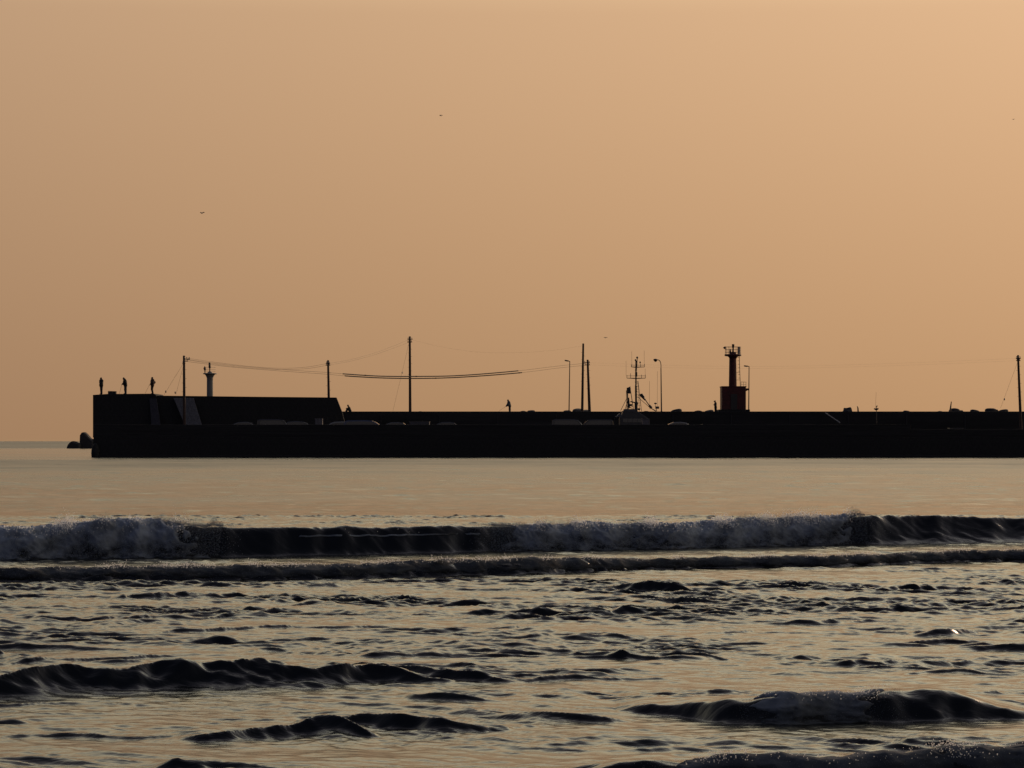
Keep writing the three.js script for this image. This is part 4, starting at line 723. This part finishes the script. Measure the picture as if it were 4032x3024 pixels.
// the figure looks along -x; o: lean of the trunk, bow of the head, hands and feet as joints
function person(label, pos, turn, o) {
  const t = thing('person', label, 'person', pos, turn);
  const hip = o.hip ?? V(0, 0.9, 0), rot = (v, a, c) => { const dx = v.x - c.x, dy = v.y - c.y, cs = Math.cos(a), sn = Math.sin(a); return V(c.x + dx * cs - dy * sn, c.y + dx * sn + dy * cs, v.z); };
  const up = (x, y, z) => rot(V(hip.x + x, hip.y + y, z), o.lean, hip);
  const chest = up(0, 0.36, 0), neck = up(0.01, 0.56, 0), waist = up(0, 0.16, 0);
  const head = rot(neck.clone().add(V(-0.02, 0.15, 0)), o.bow, neck);
  const sh = [up(0.01, 0.49, 0.18), up(0.01, 0.49, -0.18)];
  const limbs = o.limbs;                                           // {elbow:[..,..], hand:[..], knee, ankle}
  const trunk = [cap(hip, waist, 0.135, 0.125, 0.85, 1.15), cap(waist, chest, 0.125, 0.15, 0.85, 1.2), cap(chest, neck, 0.14, 0.06, 0.85, 1.15)];
  const arms = [0, 1].flatMap((i) => [cap(chest.clone().lerp(sh[i], 0.5), sh[i], 0.08, 0.07), cap(sh[i], limbs.elbow[i], 0.062, 0.048), cap(limbs.elbow[i], limbs.hand[i], 0.046, 0.03)]);
  const hz = [V(hip.x, hip.y, 0.085), V(hip.x, hip.y, -0.085)];
  const legs = [0, 1].flatMap((i) => [cap(hz[i], limbs.knee[i], 0.098, 0.062), cap(limbs.knee[i], limbs.ankle[i], 0.062, 0.04)]);
  const feet = [0, 1].map((i) => cap(limbs.ankle[i].clone().add(V(0.03, -0.03, 0)), limbs.ankle[i].clone().add(V(-0.15, -0.045, 0)), 0.042, 0.034));
  const box = new THREE.Box3(); for (const p of [...trunk, ...arms, ...legs, ...feet]) { box.expandByPoint(p.a); box.expandByPoint(V(p.a.x + p.dx, p.a.y + p.dy, p.a.z + p.dz)); } box.expandByPoint(head);
  const c = box.getCenter(V(0, 0, 0)), sz = box.getSize(V(0, 0, 0)), half = Math.max(sz.x, sz.y, sz.z) / 2 + 0.22;
  const body = [sdField([...trunk, ...arms, ...legs, ...feet, cap(neck, head, 0.055, 0.06)], c, half, 60, 0.05)];
  const hd = (x, y, z) => rot(head.clone().add(V(x, y, z)), o.bow, head);
  body.push(sdField([cap(hd(0.02, 0.03, 0), hd(-0.015, 0.02, 0), 0.092, 0.085, 1, 0.82), cap(hd(-0.04, -0.05, 0), hd(-0.06, -0.085, 0), 0.055, 0.034), cap(hd(-0.098, 0.012, 0), hd(-0.115, -0.02, 0), 0.009, 0.015), cap(hd(0.0, 0.02, 0.078), hd(0.005, -0.02, 0.078), 0.018, 0.013), cap(hd(0.0, 0.02, -0.078), hd(0.005, -0.02, -0.078), 0.018, 0.013), cap(hd(-0.092, -0.052, 0.012), hd(-0.092, -0.052, -0.012), 0.01, 0.01), cap(hd(-0.107, 0.012, 0.034), hd(-0.107, 0.012, 0.034), 0.014, 0.014, 1, 1, true), cap(hd(-0.107, 0.012, -0.034), hd(-0.107, 0.012, -0.034), 0.014, 0.014, 1, 1, true)], head, 0.17, 44, 0.02));
  for (const i of [0, 1]) body.push(...handGeometry(limbs.hand[i], limbs.hand[i].clone().sub(limbs.elbow[i]), o.curl ?? 0.5));
  part('body', body, M.skin, t);
  const grow = (l, e) => l.map((p) => ({ ...p, r0: p.r0 + e, r1: p.r1 + e }));
  part('jacket', sdField(grow([...trunk, ...arms.map((p, i) => i % 3 === 2 ? { ...p, dx: p.dx * 0.9, dy: p.dy * 0.9, dz: p.dz * 0.9, l2: p.l2 * 0.81 } : p)], o.bulk ?? 0.085), c, half, 60, 0.05), o.jacket, t);
  part('trousers', sdField(grow([cap(hip, waist.clone().lerp(hip, 0.5), 0.13, 0.12, 0.85, 1.15), ...legs], 0.05), c, half, 60, 0.04), o.trousers, t);
  for (const i of [0, 1]) part('shoe', [bar(feet[i].a, V(feet[i].a.x + feet[i].dx, feet[i].a.y + feet[i].dy, feet[i].a.z), 0.05, 0.042, 10), ball(0.05, feet[i].a), ball(0.042, V(feet[i].a.x + feet[i].dx, feet[i].a.y + feet[i].dy, feet[i].a.z))], M.black, t);
  part(o.cap ? 'cap' : 'hair', o.cap ? [ball(0.1, hd(0.01, 0.055, 0), 1.02, 0.72, 0.92), bar(hd(-0.06, 0.05, 0), hd(-0.16, 0.045, 0), 0.06, 0.045, 10).scale(1, 1, 1)] : [ball(0.102, hd(0.02, 0.045, 0), 1, 0.9, 0.9), ball(0.07, hd(0.06, -0.02, 0), 0.8, 1, 1)], o.cap ? o.cap : M.hair, t);
  return t;
}
const A2 = (x0, y0, z0, x1, y1, z1) => [V(x0, y0, z0), V(x1, y1, z1)];
const stand = { knee: A2(-0.02, 0.48, 0.1, 0.02, 0.48, -0.1), ankle: A2(0, 0.08, 0.11, 0.03, 0.08, -0.11) };
person('standing person in a dark jacket, leftmost on top of the tall wall', at(399, 1552.5, WALL + 1.6), 0.5, { lean: 0.03, bow: 0.08, jacket: M.black, trousers: M.navy, limbs: { ...stand, elbow: A2(-0.1, 1.13, 0.28, 0.04, 1.12, -0.25), hand: A2(-0.24, 0.93, 0.3, 0.0, 0.86, -0.24) } });
person('person with bowed head and a rod, second from left on the tall wall', at(494, 1551.5, WALL + 1.2), 0.15, { lean: 0.16, bow: 0.55, curl: 0.9, bulk: 0.09, jacket: M.black, trousers: M.navy, limbs: { knee: A2(-0.03, 0.47, 0.1, 0.02, 0.47, -0.1), ankle: A2(0.0, 0.08, 0.11, 0.04, 0.08, -0.11), elbow: A2(0.0, 1.12, 0.27, 0.02, 1.12, -0.26), hand: A2(-0.25, 1.02, 0.12, -0.27, 1.04, -0.06) } });
person('person with one elbow stuck out, nearest the first pole on the tall wall', at(600, 1551, WALL + 1.4), 0.35, { lean: 0.0, bow: 0.12, curl: 0.9, bulk: 0.085, jacket: M.brown, trousers: M.black, limbs: { knee: A2(-0.06, 0.47, 0.06, -0.04, 0.47, -0.06), ankle: A2(0.03, 0.08, 0.06, 0.05, 0.08, -0.06), elbow: A2(-0.02, 1.14, 0.27, 0.24, 1.2, -0.2), hand: A2(-0.2, 1.0, 0.2, 0.08, 1.0, -0.2) } });
person('person sitting hunched on the breakwater beside the slanted wall end', at(1372, 1620.5, BACK + 1).add(V(0.1, -0.09, 0)), 0.1, { hip: V(0.14, 0.17, 0), lean: 0.42, bow: 0.45, bulk: 0.04, jacket: M.black, trousers: M.black, limbs: { knee: A2(-0.24, 0.42, 0.13, -0.26, 0.38, -0.12), ankle: A2(-0.32, 0.08, 0.12, -0.42, 0.08, -0.11), elbow: A2(-0.1, 0.46, 0.26, -0.12, 0.46, -0.25), hand: A2(-0.3, 0.5, 0.14, -0.32, 0.48, -0.1) } });
person('angler leaning forward with a rod, alone in the middle of the breakwater', at(2007, 1622, BACK + 1.2).add(V(0, -0.16, 0)), 0.1, { lean: 0.28, bow: 0.35, curl: 0.9, jacket: M.grey, trousers: M.black, limbs: { knee: A2(-0.03, 0.48, 0.08, 0.03, 0.48, -0.08), ankle: A2(-0.02, 0.08, 0.08, 0.04, 0.08, -0.08), elbow: A2(-0.2, 1.08, 0.25, -0.22, 1.08, -0.22), hand: A2(-0.4, 0.9, 0.08, -0.38, 0.93, -0.05) } });
person('person standing with folded arms just left of the red lighthouse', at(2817.5, 1622, BACK + 1.2).add(V(0, -0.3, 0)), 0.2, { lean: 0.05, bow: 0.2, curl: 0.9, bulk: 0.03, cap: M.black, jacket: M.brown, trousers: M.black, limbs: { knee: A2(0.03, 0.48, 0.06, 0.0, 0.48, -0.06), ankle: A2(0.02, 0.08, 0.07, 0.0, 0.08, -0.07), elbow: A2(-0.04, 1.14, 0.27, -0.02, 1.14, -0.26), hand: A2(-0.2, 1.2, 0.02, -0.18, 1.16, 0.0) } });
function rod(label, hand, butt, tip) { const t = thing('fishing_rod', label, 'fishing rod', hand); part('blank', tube([butt, V(0, 0, 0), tip.clone().multiplyScalar(0.5).add(V(0, 0.04, 0)), tip], 0.011, 24), M.wire, t); part('grip', bar(butt, V(0, 0, 0), 0.02), M.black, t); part('reel', ball(0.035, V(-0.06, -0.04, 0), 1, 1, 0.7), M.steel, t); }
rod('thin rod held by the second person on the tall wall', at(494, 1551.5, WALL + 1.2).add(V(-0.33, 1.0, 0.0)), V(0.2, 0.12, 0), V(-0.55, -1.0, -1.4));
rod('thin rod held down to the left by the angler on the breakwater', at(2007, 1622, BACK + 1.2).add(V(-0.47, 0.68, 0.0)), V(0.2, 0.18, 0), V(-1.1, -0.75, -1.6));
rod('thin rod held by the person nearest the first pole', at(600, 1551, WALL + 1.4).add(V(-0.26, 0.95, 0.0)), V(0.16, 0.14, 0), V(-0.7, -0.85, -1.5));

// ------------------------------------------------------------------ gulls
function gull(label, px, py, d, span, roll, lift, turn) {
  const t = thing('gull', label, 'gull', at(px, py, d), turn); t.rotation.z = roll;
  part('bird_body', [ball(0.075, V(0, 0, 0), 2.6, 0.9, 0.95), ball(0.05, V(-0.2, 0.03, 0), 1.1, 0.95, 0.9), bar(V(-0.24, 0.025, 0), V(-0.31, 0.015, 0), 0.014, 0.004, 6), bar(V(0.15, 0.0, 0), V(0.3, 0.0, 0), 0.045, 0.03, 8)], M.gull, t);
  for (const s of [1, -1]) {
    const L = span / 2, sh = [[-0.09, 0], [0.08, 0], [0.11, 0.25 * L], [0.16, 0.55 * L], [0.2, L], [0.12, 0.8 * L], [-0.02, 0.48 * L]];
    const g = new THREE.ExtrudeGeometry(new THREE.Shape(sh.map(([x, y]) => new THREE.Vector2(x, y))), { depth: 0.018, bevelEnabled: true, bevelSize: 0.008, bevelThickness: 0.006, bevelSegments: 1, steps: 1 }).rotateX(Math.PI / 2).scale(1, 1, s).translate(0, 0.02, 0);
    const p = g.attributes.position; for (let i = 0; i < p.count; i++) { const z = Math.abs(p.getZ(i)), k = z / L; p.setY(i, p.getY(i) + lift * L * Math.sin(Math.min(1, k * 1.6) * 1.57) - 0.5 * lift * L * k * k); }
    g.computeVertexNormals(); part('wing', g, M.gull, t);
  }
}
gull('gull with raised wings, low in the left of the sky', 795, 840, 420, 0.95, 0.1, 0.5, 1.2);
gull('gull banking high in the middle of the sky', 1735, 455, 480, 0.8, -0.35, 0.3, 1.1);
gull('gull gliding just above the wires near the fishing boat', 2384, 1330, 460, 0.75, -0.2, 0.25, 1.3);
gull('gull at the right edge, high in the sky', 3990, 470, 640, 0.8, 0, 0.25, 1.0);

scene.traverse((o) => { if (o.isMesh) { o.castShadow = true; o.receiveShadow = true; } });
renderer.render(scene, camera);
